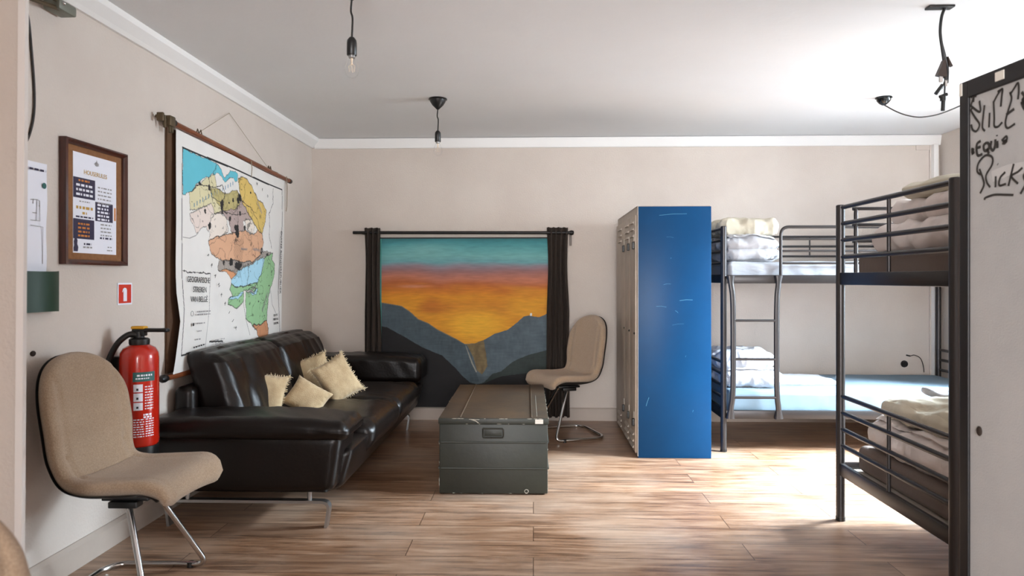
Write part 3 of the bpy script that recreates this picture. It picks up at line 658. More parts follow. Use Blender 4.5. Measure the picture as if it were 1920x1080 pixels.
# ---- curtain rod and curtains
cr = empty('curtain_rod', (-0.62, 5.92, 1.64))
tag(cr, 'black iron curtain rod running above the sunset painting', 'curtain rod')
bm = NB(); tube(bm, [(-1.575, 5.92, 1.645), (0.325, 5.92, 1.640)], 0.0135, 14); obj('rod', bm, M_rod, cr, world=True)
bm = NB(); lathe(bm, [(0, -0.022), (0.017, -0.018), (0.022, 0), (0.017, 0.018), (0, 0.022)], seg=18)
bmesh.ops.rotate(bm, cent=(0,0,0), matrix=Matrix.Rotation(PI/2, 3, 'Y'), verts=bm.verts); bmesh.ops.translate(bm, vec=(0.330, 5.92, 1.640), verts=bm.verts)
obj('finial', bm, M_rod, cr, world=True)
bm = NB(); box(bm, 0.315, 0.335, 5.985, 5.999, 1.53, 1.66, 0.003); box(bm, 0.318, 0.332, 5.925, 5.99, 1.628, 1.65, 0.002)
obj('bracket', bm, mat('grey_bracket', srgb(120,110,102), 0.5), cr, world=True)
bm = NB(); box(bm, -1.50, -1.48, 5.925, 5.999, 1.63, 1.655, 0.002)
obj('bracket', bm, M_rod, cr, world=True)
def curtain(name, xa, xb, z0, z1, folds, label, seed, wide=1.0):
    root = empty(name, ((xa+xb)/2, 5.915, z1)); tag(root, label, 'curtain', 'curtains framing the painting')
    bm = NB(); nu, nv = folds*14, 40; rnd = random.Random(seed); ph = [rnd.uniform(0.75, 1.25) for _ in range(folds*2+2)]
    rows = []
    for j in range(nv+1):
        t = j/nv; z = z1-(z1-z0)*t; row = []
        gather = 1-0.12*math.sin(min(1, t*2.2)*PI)+wide*0.12*t
        for i in range(nu+1):
            u = i/nu; x = (xa+xb)/2+(u-0.5)*(xb-xa)*gather
            k = int(u*folds*2); amp = 0.030*ph[k]*(0.8+0.3*t)
            y = 5.915+amp*math.sin(u*folds*2*PI)+0.008*noise.noise(Vector((u*5, t*3, seed)))
            x += 0.006*math.sin(u*folds*4*PI+t*2)+0.007*noise.noise(Vector((u*3, t*4, seed+9)))
            row.append(bm.verts.new((x-root.location.x, y-root.location.y, z-root.location.z+(0.006*math.sin(u*folds*2*PI) if j == 0 else 0))))
        rows.append(row)
    for a, b_ in zip(rows, rows[1:]):
        for i in range(nu): bm.faces.new((a[i], a[i+1], b_[i+1], b_[i]))
    o = obj('curtain_panel', bm, M_curtain, root)
    md = o.modifiers.new('thickness', 'SOLIDIFY'); md.thickness = 0.003
    for i in range(folds):
        x = xa+(xb-xa)*(i+0.5)/folds
        bm = NB(); tube(bm, [(x+0.004, 5.92+0.021*math.cos(a), 1.642+0.021*math.sin(a)) for a in np.linspace(0, 2*PI, 20)], 0.0035, 6)
        obj('eyelet', bm, M_rod, root, world=True)
    return root
curtain('curtain', -1.472, -1.335, 0.06, 1.685, 3, 'narrow gathered dark curtain left of the painting, behind the sofa arm', 3, 0.3)
curtain('curtain', 0.118, 0.300, 0.045, 1.685, 4, 'gathered dark curtain right of the painting, beside the upholstered chair', 8, 0.9)

# ---- framed house rules
fr = empty('framed_poster', (-1.95, 2.98, 1.57)); tag(fr, 'brown wooden picture frame holding the house rules sheet on the left wall', 'framed poster')
FY0, FY1, FZ0, FZ1 = 2.768, 3.200, 1.302, 1.832
prof = [(0, 0), (0, 0.030), (0.008, 0.034), (0.016, 0.028), (0.022, 0.014), (0.022, 0)]
bm = NB()
ring = []
for iy, iz in ((0,0), (1,0), (1,1), (0,1)):
    rr = []
    for d, h in prof:
        y = FY0+d if iy == 0 else FY1-d; z = FZ0+d if iz == 0 else FZ1-d
        rr.append(bm.verts.new((XL+0.001+h, y, z)))
    ring.append(rr)
for a in range(4):
    b_ = (a+1) % 4
    for i in range(len(prof)-1): bm.faces.new((ring[a][i], ring[b_][i], ring[b_][i+1], ring[a][i+1]))
obj('frame', bm, M_mahog, fr, world=True)
bm = NB(); box(bm, XL+0.002, XL+0.012, FY0+0.015, FY1-0.015, FZ0+0.015, FZ1-0.015); obj('mat_board', bm, M_cork, fr, False, world=True)
xp = XL+0.0125
bm = NB(); box(bm, xp, xp+0.0008, 2.836, 3.136, 1.352, 1.784); sheet = obj('poster_sheet', bm, M_paper, fr, False, world=True)
def patch(name, y0, y1, z0, z1, m, x=xp+0.0010, par=fr):
    bm = NB(); v = [bm.verts.new(p) for p in ((x, y0, z0), (x, y1, z0), (x, y1, z1), (x, y0, z1))]; bm.faces.new(v)
    return obj(name, bm, m, par, False, world=True)
patch('navy_panel', 2.837, 2.982, 1.589, 1.677, M_navy); patch('navy_panel', 2.983, 3.110, 1.499, 1.584, M_navy); patch('navy_panel', 2.837, 2.976, 1.413, 1.499, M_navy)
xq = xp+0.0018
text_mesh('lettering', 'HOUSERULES', 0.027, M_gold, fr, (xq, 2.985, 1.704), (0,1,0), (0,0,1))
def smallprint(mt, rows, seed=0):
    bm = NB()
    for i, (y, z, w, h) in enumerate(rows): bars(bm, y, z, w, h=h, x=xq, seed=seed+i, tilt=0)
    obj('small_print', bm, mt, fr, False, world=True)
smallprint(M_orange, [(2.91, 1.665, 0.08, 0.008)]+[(2.905, 1.478-0.017*i, 0.075, 0.008) for i in range(4)]+[(3.125, 1.54, 0.012, 0.06)], 3)
smallprint(M_paper, [(2.91, 1.645, 0.11, 0.010), (2.91, 1.625, 0.11, 0.010), (2.91, 1.605, 0.11, 0.010)]+[(3.04, 1.572-0.016*i, 0.085, 0.009) for i in range(5)], 20)
smallprint(M_inkg, [(3.05, 1.65-0.017*i, 0.10, 0.006) for i in range(5)]+[(2.91, 1.575, 0.07, 0.005)]+[(3.06, 1.485-0.016*i, 0.08, 0.006) for i in range(4)]+[(2.93, 1.378, 0.06, 0.007), (3.085, 1.385, 0.03, 0.005), (3.085, 1.37, 0.04, 0.005)], 40)
smallprint(M_gold, [(2.91, 1.548, 0.11, 0.012), (2.91, 1.525, 0.03, 0.010)], 60)
smallprint(M_navy, [(2.91, 1.508, 0.115, 0.007), (3.06, 1.424, 0.09, 0.008), (2.93, 1.392, 0.05, 0.008)], 70)
bm = NB()
v = [bm.verts.new((xq, 2.992+0.02*math.cos(a)*(1 if k%2 else 0.55), 1.748+0.009*math.sin(a)+0.003)) for k, a in enumerate(np.linspace(0, 2*PI, 14, endpoint=False))]; bm.faces.new(v)
v = [bm.verts.new(p) for p in ((xq, 2.988, 1.757), (xq, 2.996, 1.757), (xq, 2.992, 1.772))]; bm.faces.new(v)
obj('crest', bm, M_inkg, fr, False, world=True)
bm = NB()
v = [bm.verts.new((xq, 2.853+a, 1.388+b_)) for a, b_ in ((-0.012,-0.03),(0.012,-0.03),(0.016,-0.012),(0.009,0.002),(0.011,0.018),(0.003,0.03),(-0.008,0.026),(-0.013,0.012),(-0.010,-0.004),(-0.015,-0.016))]; bm.faces.new(v)
obj('head_silhouette', bm, M_navy, fr, False, world=True)
patch('glass', FY0+0.02, FY1-0.02, FZ0+0.02, FZ1-0.02, M_glass, XL+0.017)

# ---- evacuation plan, green sign, fire sign, wall marks
fp = empty('floor_plan_sheet', (XL+0.002, 2.62, 1.48)); tag(fp, 'white paper floor plan taped to the left wall beside the pillar edge', 'paper sheet')
bm = NB(); n = 12
for j in range(n+1):
    z = 1.262+(1.702-1.262)*j/n
    for y in (2.46, 2.695+0.006*(j/n)-0.004): bm.verts.new((XL+0.003+0.002*math.sin(j), y, z))
bm.verts.ensure_lookup_table()
for j in range(n): bm.faces.new([bm.verts[i] for i in (2*j, 2*j+1, 2*j+3, 2*j+2)])
obj('sheet', bm, M_paper, fp, world=True)
bm = NB(); xz = XL+0.0065
for pts in ([(2.60,1.55),(2.635,1.553),(2.65,1.55),(2.652,1.47),(2.60,1.47)], [(2.636,1.553),(2.634,1.47)], [(2.61,1.50),(2.635,1.50)], [(2.60,1.45),(2.668,1.447),(2.666,1.30)], [(2.645,1.53),(2.652,1.53)], [(2.615,1.555),(2.615,1.535)]):
    ribbon(bm, [(xz, a, b_) for a, b_ in pts], 0.003, (1,0,0))
obj('plan_lines', bm, M_inkg, fp, False, world=True)
bm = NB(); bars(bm, 2.64, 1.672, 0.09, h=0.008, x=xz, seed=5, tilt=0); obj('heading_print', bm, M_navy, fp, False, world=True)
bm = NB(); bmesh.ops.create_circle(bm, cap_ends=True, radius=0.012, segments=16, matrix=Matrix.Translation((xz, 2.676, 1.613)) @ Matrix.Rotation(PI/2, 4, 'Y'))
obj('green_symbol', bm, M_teal, fp, False, world=True)
gs = empty('green_sign', (XL+0.002, 2.62, 1.19)); tag(gs, 'dark green curled plastic sign low on the left wall beneath the paper plan', 'sign')
bm = NB(); prev = None
for side in (0, 1):
    for i in range(15):
        t = i/14; y = 2.47+0.255*t; x = XL+0.012+0.055*math.sin(t*PI*0.9)+side*0.003
        for z in (1.108, 1.272): bm.verts.new((x, y, z+(0.004 if z < 1.2 else -0.003)*math.sin(t*PI)))
bm.verts.ensure_lookup_table()
V = lambda s, i, k: bm.verts[s*30+i*2+k]
for i in range(14):
    bm.faces.new((V(1,i,0), V(1,i+1,0), V(1,i+1,1), V(1,i,1))); bm.faces.new((V(0,i,0), V(0,i,1), V(0,i+1,1), V(0,i+1,0)))
    for k in (0, 1): bm.faces.new((V(0,i,k), V(0,i+1,k), V(1,i+1,k), V(1,i,k)))
for i in (0, 14): bm.faces.new((V(0,i,0), V(1,i,0), V(1,i,1), V(0,i,1)))
obj('sign_plate', bm, M_green, gs, world=True)
fs = empty('fire_extinguisher_sign', (XL+0.002, 3.222, 1.17)); tag(fs, 'small red and white fire extinguisher sign stuck above the extinguisher', 'sign')
bm = NB(); box(bm, XL+0.001, XL+0.003, 3.164, 3.280, 1.116, 1.221); obj('sign_plate', bm, M_paper, fs, False, world=True)
patch('red_field', 3.172, 3.272, 1.124, 1.213, M_signred, XL+0.0034, fs)
bm = NB(); x = XL+0.0042
v = [bm.verts.new((x, 3.222+a, 1.168+b_)) for a, b_ in ((-0.014,-0.035),(0.014,-0.035),(0.014,0.018),(0.008,0.028),(-0.006,0.030),(-0.018,0.024),(-0.024,0.010),(-0.020,0.008),(-0.014,0.018))]; bm.faces.new(v)
obj('extinguisher_pictogram', bm, M_paper, fs, False, world=True)
bm = NB(); bmesh.ops.create_uvsphere(bm, u_segments=14, v_segments=8, radius=0.014); bmesh.ops.scale(bm, vec=(0.5,1,0.8), verts=bm.verts)
bmesh.ops.translate(bm, vec=(XL+0.003, 2.618, 0.947), verts=bm.verts)
tag(obj('wall_plug', bm, M_hole, None), 'small dark brown plug in the left wall above the near chair', 'wall plug')
# door closer rail and cable, top left
dc = empty('door_closer', (-1.93, 2.6, 2.32)); tag(dc, 'grey metal door closer arm high on the left wall by the cornice', 'door closer')
bm = NB(); tube(bm, [(-1.93, 2.18, 2.262), (-1.905, 2.70, 2.328)], 0.009, 8); tube(bm, [(-1.93, 2.18, 2.33), (-1.90, 2.66, 2.352)], 0.008, 8); obj('arm', bm, M_brass, dc, world=True)
bm = NB(); box(bm, -1.955, -1.885, 2.66, 2.765, 2.318, 2.360, 0.008); obj('body', bm, mat('grey_green_casting', srgb(120,122,112), 0.45, metal=0.3), dc, world=True)
bm = NB(); bmesh.ops.create_uvsphere(bm, u_segments=10, v_segments=6, radius=0.008, matrix=Matrix.Translation((-1.882, 2.68, 2.345))); obj('screw', bm, M_chrome, dc, world=True)
bm = NB(); tube(bm, catmull([(XL+0.006, 2.56, 2.33), (XL+0.006, 2.590, 2.25), (XL+0.006, 2.606, 2.14), (XL+0.006, 2.622, 1.98), (XL+0.006, 2.618, 1.88), (XL+0.006, 2.595, 1.80), (XL+0.006, 2.56, 1.74)]), 0.0045, 8)
tag(obj('loose_cable', bm, M_brown, None), 'thin dark cable bowing down the left wall beside the pillar edge', 'cable')

# ============================================================ SOFA
so = empty('leather_sofa', (-1.43, 4.54, 0))
tag(so, 'dark brown leather sofa on steel feet along the left wall under the map', 'sofa')
SY0, SY1, SXB, SXF = 3.26, 5.82, -1.93, -0.90
def crease(q, amt=0.006, s=6, seed=0): return q+q.normalized()*wr(q, s, amt, seed) if q.length > 0 else q
# plinth body between the arms
bm = NB(); rbox(bm, (-1.40, 4.54, 0.275), (0.46, 1.12, 0.105), 0.04, 16, lambda q, p: q+Vector((0.03*(p[2])*(p[0] > 0.5), 0, 0)))
obj('base', bm, M_leather, so, world=True)
# seat: one long pad, waterfall front
def seatfn(seed):
    def f(q, p):
        z = q.z+0.018*math.cos(p[0]*1.4)*math.cos(p[1]*1.45)*(p[2] > 0)+wr((q.x, q.y*0.5, 0), 5, 0.007, seed)
        x = q.x
        if p[0] > 0.6: x -= 0.05*max(0, -p[2])
        x += 0.008*noise.noise(Vector((q.x*4, q.y*5, q.z*5+seed)))
        if p[2] > 0: z += 0.006*math.sin(q.y*70+q.x*25)*math.exp(-((abs(q.y)-0.33)/0.12)**2)*max(0, p[0])
        return (x, q.y, z)
    return f
for yc, sd in ((4.17, 1), (4.93, 2)):
    bm = NB(); rbox(bm, (-1.335, yc, 0.335), (0.445, 0.385, 0.098), 0.06, 36, seatfn(sd)); obj('seat_cushion', bm, M_leather, so, world=True)
# arms: panel and overhanging roll
def arm(yc, s, up):
    def pf(q, p):
        t = (p[2]+1)/2
        return (q.x+0.0*t-(0.05*(1-t) if p[0] > 0 else 0), q.y+s*0.02*(1-t)*(-1), q.z+0.0)
    bm = NB(); rbox(bm, (-1.415, yc+s*0.015, 0.325+up/2), (0.475, 0.150, 0.150+up/2), 0.05, 22, lambda q, p: Vector(pf(q, p))+Vector((0, wr((q.x, 0, q.z), 3, 0.004, s), 0)))
    a = obj('armrest', bm, M_leather, so, world=True)
    bm = NB()
    def rf(q, p):
        z = q.z+0.012*(1-p[0]**2)*(p[2] > 0)-0.018*max(0, p[0])**3*(p[2] > 0)
        z += 0.004*math.sin(q.x*46+q.y*38+3*noise.noise(q*4))*(0.5+0.5*noise.noise(q*5))*(p[2] > -0.2)
        y = q.y+0.004*math.sin(q.x*40+q.z*30)*abs(noise.noise(q*4))
        return (q.x, y, z)
    rbox(bm, (-1.405, yc+s*0.015, 0.498+up*(0.15 if up else 1)), (0.505, 0.175, 0.052+up*0.85), 0.050, 44, rf)
    obj('armrest_pad', bm, M_leather, a)
    bpy.context.view_layer.update()
    return a
a1 = arm(3.475, -1, 0.0); a2 = arm(5.60, 1, 0.062)
for a in (a1, a2):
    for c in a.children: c.data.transform(Matrix.Translation(-Vector(so.location)))
# back: rear shell and two tall cushions leaning on the wall
bm = NB(); rbox(bm, (-1.885, 4.56, 0.42), (0.055, 0.95, 0.24), 0.04, 20); obj('back_frame', bm, M_leather, so, world=True)
def backfn(seed, top=0.0):
    def f(q, p):
        lean = -0.15*(p[2]+1)/2
        x = q.x+lean+0.05*math.cos(p[2]*1.5)*math.cos(p[1]*1.3)*(p[0] > 0)+0.06
        z = q.z-0.012*(1-math.cos(p[1]*1.2))*(p[2] > 0)-0.012*(p[0] > 0)*(p[2] > 0.8)
        # vertical pulls and folds
        d = math.exp(-((p[1]+0.55*(1 if seed == 1 else 0.2)-0.15*p[2])/0.10)**2)
        x += -0.022*d*(p[0] > 0)*(1-0.6*max(0, p[2]))
        x += wr((0, q.y*1.4+q.z*0.5, q.z*0.5), 5, 0.010, seed)*(p[0] > 0)
        z += 0.005*math.sin(q.y*60)*noise.noise(Vector((q.y*4, 0, seed)))*(p[2] > 0)
        return (x, q.y, z)
    return f
bm = NB(); rbox(bm, (-1.735, 4.105, 0.59), (0.105, 0.435, 0.258), 0.065, 40, backfn(1)); obj('back_cushion', bm, M_leather, so, world=True)
bm = NB(); rbox(bm, (-1.735, 4.965, 0.59), (0.105, 0.435, 0.258), 0.065, 40, backfn(2)); obj('back_cushion', bm, M_leather, so, world=True)
# steel feet: a flat bar bent down at both ends under each side
for yc in (3.385, 5.58):
    bm = NB()
    P = round_path([(-1.035, 0, 0.0), (-1.015, 0, 0.128), (-1.845, 0, 0.128), (-1.83, 0, 0.0)], 0.045, 6)
    vs = []
    for i, p in enumerate(P):
        d = (P[min(i+1, len(P)-1)]-P[max(i-1, 0)]).normalized(); n_ = Vector((-d.z, 0, d.x))*0.007
        vs.append([bm.verts.new(p+n_+Vector((0, yc+sy*0.021, 0))) for sy in (-1, 1)]+[bm.verts.new(p-n_+Vector((0, yc+sy*0.021, 0))) for sy in (1, -1)])
    for a, b_ in zip(vs, vs[1:]):
        for k in range(4): bm.faces.new((a[k], a[(k+1)%4], b_[(k+1)%4], b_[k]))
    bm.faces.new(vs[0]); bm.faces.new(vs[-1][::-1])
    for x in (-1.12, -1.74): tube(bm, [(x, yc, 0.128), (x, yc, 0.185)], 0.011, 10)
    bmesh.ops.translate(bm, vec=(0,0,0.0), verts=bm.verts)
    obj('steel_foot', bm, M_steel, so, world=True, angle=30)

# ============================================================ SOFA CUSHIONS
def cushion(name, label, loc, rot, w, h, t, seed, fringe=True):
    root = empty(name, loc); root.rotation_euler = rot; tag(root, label, 'cushion', 'linen scatter cushions on the sofa')
    n = 26; bm = NB(); G = {}
    def edge(u, v):
        # pinched sides, pulled-out corners
        k = 1-0.10*(1-abs(v)**2.5)*abs(u)**3; l = 1-0.10*(1-abs(u)**2.5)*abs(v)**3
        return u*k*w/2, v*l*h/2
    for s in (1, -1):
        for i in range(n+1):
            for j in range(n+1):
                u = -1+2*i/n; v = -1+2*j/n; x, y = edge(u, v)
                b = ((1-u**4)*(1-v**4))**0.55
                z = s*t/2*b
                if b > 0.001: z += s*0.35*wr((x+seed, y, 0), 9, 0.010, seed)*min(1, b*2)
                m_ = max(abs(u), abs(v))
                if b > 0.001: z += s*0.004*math.sin((u if abs(v) > abs(u) else v)*22+seed)*math.exp(-((m_-0.86)/0.09)**2)
                on = i in (0, n) or j in (0, n)
                if on and s == -1: G[s, i, j] = G[1, i, j]
                else: G[s, i, j] = bm.verts.new((x, y, z))
    for s in (1, -1):
        for i in range(n):
            for j in range(n):
                f = (G[s,i,j], G[s,i+1,j], G[s,i+1,j+1], G[s,i,j+1]); bm.faces.new(f if s == 1 else f[::-1])
    obj('cover', bm, M_linen, root)
    if fringe:
        bm = NB(); rnd = random.Random(seed)
        for side in range(4):
            for k in range(46):
                q = -1+2*k/45+rnd.uniform(-.01, .01); q = max(-1, min(1, q))
                u, v = ((q, 1), (q, -1), (1, q), (-1, q))[side]
                x, y = edge(u, v); d = Vector((0, v, 0)) if side < 2 else Vector((u, 0, 0))
                L = rnd.uniform(0.006, 0.014)*(1.5 if abs(q) > 0.93 else 1)
                p = Vector((x, y, rnd.uniform(-.002, .002)))
                e = p+d*L+Vector((rnd.uniform(-.007,.007), rnd.uniform(-.007,.007), rnd.uniform(-.006,.006)))
                tube(bm, [p-d*0.004, (p+e)/2+Vector((0,0,rnd.uniform(-.002,.002))), e], [0.0022, 0.0018, 0.0008], 4)
        obj('fringe', bm, M_fringe, root)
    return root
def face(nx_, ny_, nz_, roll=0):
    """rotation whose local z looks along n, rolled about it"""
    z = Vector((nx_, ny_, nz_)).normalized()
    x = Vector((0,0,1)).cross(z).normalized(); y = z.cross(x)
    M = Matrix((x, y, z)).transposed() @ Matrix.Rotation(R(roll), 3, 'Z')
    return M.to_euler()
cushion('scatter_cushion', 'upright fringed ecru cushion nearest the near arm, leaning on the sofa back', (-1.625, 4.06, 0.545), face(0.38, -0.95, 0.28, -12), 0.26, 0.26, 0.10, 1)
cushion('scatter_cushion', 'plain ecru cushion lying tilted in front between the two pairs of fringed ones', (-1.405, 4.20, 0.50), face(0.30, -0.85, 0.50, -34), 0.25, 0.21, 0.10, 2, False)
cushion('scatter_cushion', 'shaded fringed ecru cushion propped up behind the largest front cushion', (-1.54, 4.74, 0.560), face(0.05, -0.95, 0.22, 18), 0.24, 0.29, 0.09, 3)
cushion('scatter_cushion', 'ecru cushion leaning tilted at the right end of the cushion row, brightest face', (-1.325, 4.58, 0.56), face(0.45, -0.85, 0.30, 28), 0.25, 0.30, 0.10, 4)

# ============================================================ SHELL CHAIRS
def shell_chair(label, loc, rz, base_rot=0):
    root = empty('shell_chair', loc, rz); tag(root, label, 'chair', 'beige upholstered shell chairs')
    prof = catmull([(0.205, 0, 0.405), (0.212, 0, 0.432), (0.170, 0, 0.450), (0.06, 0, 0.444), (-0.08, 0, 0.440), (-0.165, 0, 0.468), (-0.208, 0, 0.545), (-0.226, 0, 0.66), (-0.252, 0, 0.80), (-0.290, 0, 0.945)], 8)
    S = [0.0]
    for a, b_ in zip(prof, prof[1:]): S.append(S[-1]+(b_-a).length)
    LN = S[-1]
    def at(s):
        s = max(0, min(LN, s)); i = max(0, min(len(S)-2, next((k for k in range(len(S)-1) if S[k+1] >= s), len(S)-2)))
        t = (s-S[i])/(S[i+1]-S[i]+1e-9); return prof[i].lerp(prof[i+1], t)
    def frame(s):
        T = (at(s+0.012)-at(s-0.012)).normalized(); N_ = Vector((T.z, 0, -T.x)); return at(s), T, N_
    HW = 0.228
    def width(s):
        w = HW
        st = LN-s
        if st < 0.23: w = HW*math.sqrt(max(0, 1-((0.23-st)/0.23)**2.1))
        if s < 0.09: w = HW-0.09+0.09*math.sqrt(max(0, 1-((0.09-s)/0.09)**2))
        w *= 1-0.08*math.exp(-((s-0.44)/0.10)**2)
        return w
    def surf(bm, front, back, grow, dish):
        nv, nu = 64, 30; G = {}
        ss = [LN*(0.5-0.5*math.cos(PI*i/nv)) if False else LN*i/nv for i in range(nv+1)]
        ss = [0.0, 0.003, 0.008, 0.015]+[0.025+(LN-0.060)*i/nv for i in range(nv+1)]+[LN-0.024, LN-0.015, LN-0.008, LN-0.003, LN]
        for si, s in enumerate(ss):
            P_, T, N_ = frame(s); w = max(0.0, width(s))+grow
            e_end = min(s, LN-s)/0.05
            for ui in range(nu+1):
                a = -1+2*ui/nu; u = math.sin(a*PI/2*0.999) if True else a
                lat = u*w
                dd = dish*(abs(lat)/HW)**2.4
                for side, thick in ((1, front), (-1, back)):
                    if side == -1 and (ui in (0, nu)): G[side, si, ui] = G[1, si, ui]; continue
                    e = min(1.0, (w-abs(lat))/0.045) if w > 1e-4 else 0
                    rim = math.sqrt(max(0, 1-(1-max(0, min(1, e)))**2))*math.sqrt(max(0, 1-(1-max(0, min(1, e_end)))**2))
                    t = thick*rim
                    if side == 1 and front > 0.02:
                        # inset seam line around the padded centre
                        k = abs(lat)/HW
                        sea = math.exp(-((k-0.70)/0.035)**2)*(1 if 0.13 < s < LN-0.10 else 0)
                        t -= 0.010*sea
                        t -= 0.010*math.exp(-((s-0.40)/0.012)**2)*(k < 0.72)
                        if k < 0.70: t += 0.006
                        t += 0.0015*noise.noise(Vector((s*14, lat*14, 1)))
                    p = P_+Vector((0, lat, 0))+N_*(side*t)+N_*dd
                    G[side, si, ui] = bm.verts.new(p)
        ns = len(ss)
        for side in (1, -1):
            for i in range(ns-1):
                for j in range(nu):
                    q = (G[side,i,j], G[side,i+1,j], G[side,i+1,j+1], G[side,i,j+1])
                    if len(set(q)) == 4: bm.faces.new(q if side == 1 else q[::-1])
        for si in (0, ns-1):
            for j in range(nu):
                q = [G[1,si,j], G[1,si,j+1], G[-1,si,j+1], G[-1,si,j]]; qq = []
                for v in q:
                    if v not in qq: qq.append(v)
                if len(qq) >= 3:
                    try: bm.faces.new(qq)
                    except ValueError: pass
        bmesh.ops.remove_doubles(bm, verts=bm.verts, dist=0.0004)
    bm = NB(); surf(bm, 0.034, 0.034, 0.0, 0.036); obj('upholstered_pad', bm, M_tweed, root, angle=70)
    bm = NB()
    surf(bm, 0.0, 0.007, 0.000, 0.036)
    # push the thin shell behind the pad
    for v in bm.verts:
        pass
    me_shift = []
    bm.verts.ensure_lookup_table()
    for v in bm.verts:
        # nearest profile normal
        s = min(range(len(prof)), key=lambda k: (prof[k].x-v.co.x)**2+(prof[k].z-v.co.z)**2)
        P_, T, N_ = frame(S[s]); me_shift.append(N_*-0.0285)
    for v, d in zip(bm.verts, me_shift): v.co += d
    obj('back_shell', bm, M_blackm, root, angle=70)
    b = bpy.data.objects.new('sled_base', None); b.empty_display_size = 0.05; COL.objects.link(b)
    bpy.data.objects.remove(b)
    c_, s_ = math.cos(base_rot), math.sin(base_rot)
    rot = lambda p: (p[0]*c_-p[1]*s_, p[0]*s_+p[1]*c_, p[2])
    bm = NB(); box(bm, -0.09, 0.09, -0.085, 0.085, 0.385, 0.402, 0.004); box(bm, -0.05, 0.06, -0.11, -0.06, 0.365, 0.39, 0.004); box(bm, -0.05, 0.06, 0.06, 0.11, 0.365, 0.39, 0.004)
    for v in bm.verts: v.co = Vector(rot(v.co))
    obj('seat_bracket', bm, M_black, root)
    for sg in (-1, 1):
        bm = NB(); P_ = round_path([rot(p) for p in ((-0.02, sg*0.075, 0.385), (0.02, sg*0.09, 0.375), (0.175, sg*0.235, 0.013), (-0.20, sg*0.235, 0.013), (-0.245, sg*0.17, 0.013), (-0.245, 0, 0.013))], 0.055, 7)
        tube(bm, P_, 0.0115, 12); obj('leg', bm, M_chrome, root)
        bm = NB(); p = rot((0.10, sg*0.235, 0.0)); tube(bm, [(p[0], p[1], 0.0), (p[0], p[1], 0.022)], 0.015, 12); obj('glide', bm, M_black, root)
    return root
shell_chair('beige tweed shell chair in the left foreground beside the fire extinguisher', (-1.572, 2.66, 0), R(-4), R(5))
shell_chair('beige tweed shell chair by the back wall between right curtain and lockers', (0.255, 5.44, 0), R(213), R(-14))
shell_chair('beige chair back cropped at the lower left corner in front of the pillar', (-0.650, 0.91, 0), R(2))

# ============================================================ FIRE EXTINGUISHER
ex = empty('fire_extinguisher', (-1.832, 3.12, 0.42)); tag(ex, 'red fire extinguisher with black hose hanging on the left wall behind the near chair', 'fire extinguisher')
def exo(name, bm, m, parent=ex): return obj(name, bm, m, parent)
r = 0.083
bm = NB(); lathe(bm, [(0, 0.05), (r*0.9, 0.05), (r, 0.062), (r, 0.455), (r*0.97, 0.478), (r*0.82, 0.500), (r*0.5, 0.515), (0.03, 0.520), (0, 0.522)], seg=40); body = exo('cylinder', bm, M_red)
bm = NB(); lathe(bm, [(0, 0), (r*0.93, 0), (r*0.99, 0.006), (r*0.99, 0.052), (0, 0.053)], seg=40); exo('base_cup', bm, M_black)
bm = NB(); lathe(bm, [(0, 0.515), (0.042, 0.515), (0.044, 0.522), (0.044, 0.540), (0.036, 0.545), (0.022, 0.548), (0.022, 0.575), (0, 0.578)], seg=28); exo('valve_collar', bm, M_black)
bm = NB(); rbox(bm, (0.055, 0, 0.582), (0.085, 0.016, 0.009), 0.008, 8); box(bm, -0.03, 0.03, -0.018, 0.018, 0.555, 0.58, 0.004); exo('squeeze_handle', bm, M_black)
bm = NB(); rbox(bm, (0.0, 0.0, 0.594), (0.032, 0.019, 0.007), 0.006, 8); exo('safety_cap', bm, M_yellow)
bm = NB(); hp = catmull([(-0.005, -0.01, 0.560), (-0.035, -0.03, 0.562), (-0.075, -0.05, 0.520), (-0.108, -0.06, 0.44), (-0.112, -0.07, 0.34), (-0.095, -0.085, 0.24), (-0.065, -0.095, 0.165)], 8); tube(bm, hp, 0.0135, 14); exo('hose', bm, M_black)
bm = NB(); tube(bm, [(-0.068, -0.094, 0.175), (-0.060, -0.096, 0.150)], 0.0165, 14); exo('hose_ferrule', bm, M_steel)
bm = NB(); tube(bm, [(-0.060, -0.096, 0.150), (-0.045, -0.098, 0.10), (-0.035, -0.100, 0.065)], [0.014, 0.016, 0.021], 14); exo('discharge_nozzle', bm, M_black)
bm = NB(); tube(bm, catmull([(-0.02, -0.083, 0.225), (-0.022, -0.09, 0.18), (-0.03, -0.1, 0.14), (-0.05, -0.106, 0.125)], 5), [0.004]*15+[0.007], 8); exo('hose_clip', bm, mat('orange_clip', srgb(226,84,36), 0.4))
bm = NB(); tube(bm, [(-0.035, -0.012, 0.562), (-0.018, -0.006, 0.563)], 0.0155, 12); exo('hose_coupling', bm, M_steel)
bm = NB(); box(bm, -0.132, -0.08, -0.025, 0.025, 0.36, 0.46, 0.004); exo('wall_bracket', bm, M_black)
def wrap(name, a0, a1, z0, z1, m, par=None, rr=r+0.0008):
    bm = NB(); n = 12; A = []
    for i in range(n+1):
        a = R(a0+(a1-a0)*i/n); A.append([bm.verts.new((rr*math.cos(a), rr*math.sin(a), z)) for z in (z0, z1)])
    for a, b_ in zip(A, A[1:]): bm.faces.new((a[0], b_[0], b_[1], a[1]))
    return exo(name, bm, m, par or ex)
wrap('teal_label', -78, -12, 0.352, 0.395, M_teal)
for i, (z0, z1) in enumerate(((0.305, 0.340), (0.262, 0.300), (0.222, 0.257))): wrap('pictogram_panel', -76, -50, z0, z1, M_paper)
rnd = random.Random(4)
for i in range(3): wrap('pictogram_mark', -68, -62, 0.312-0.041*i, 0.322-0.041*i, M_ink, rr=r+0.0014)
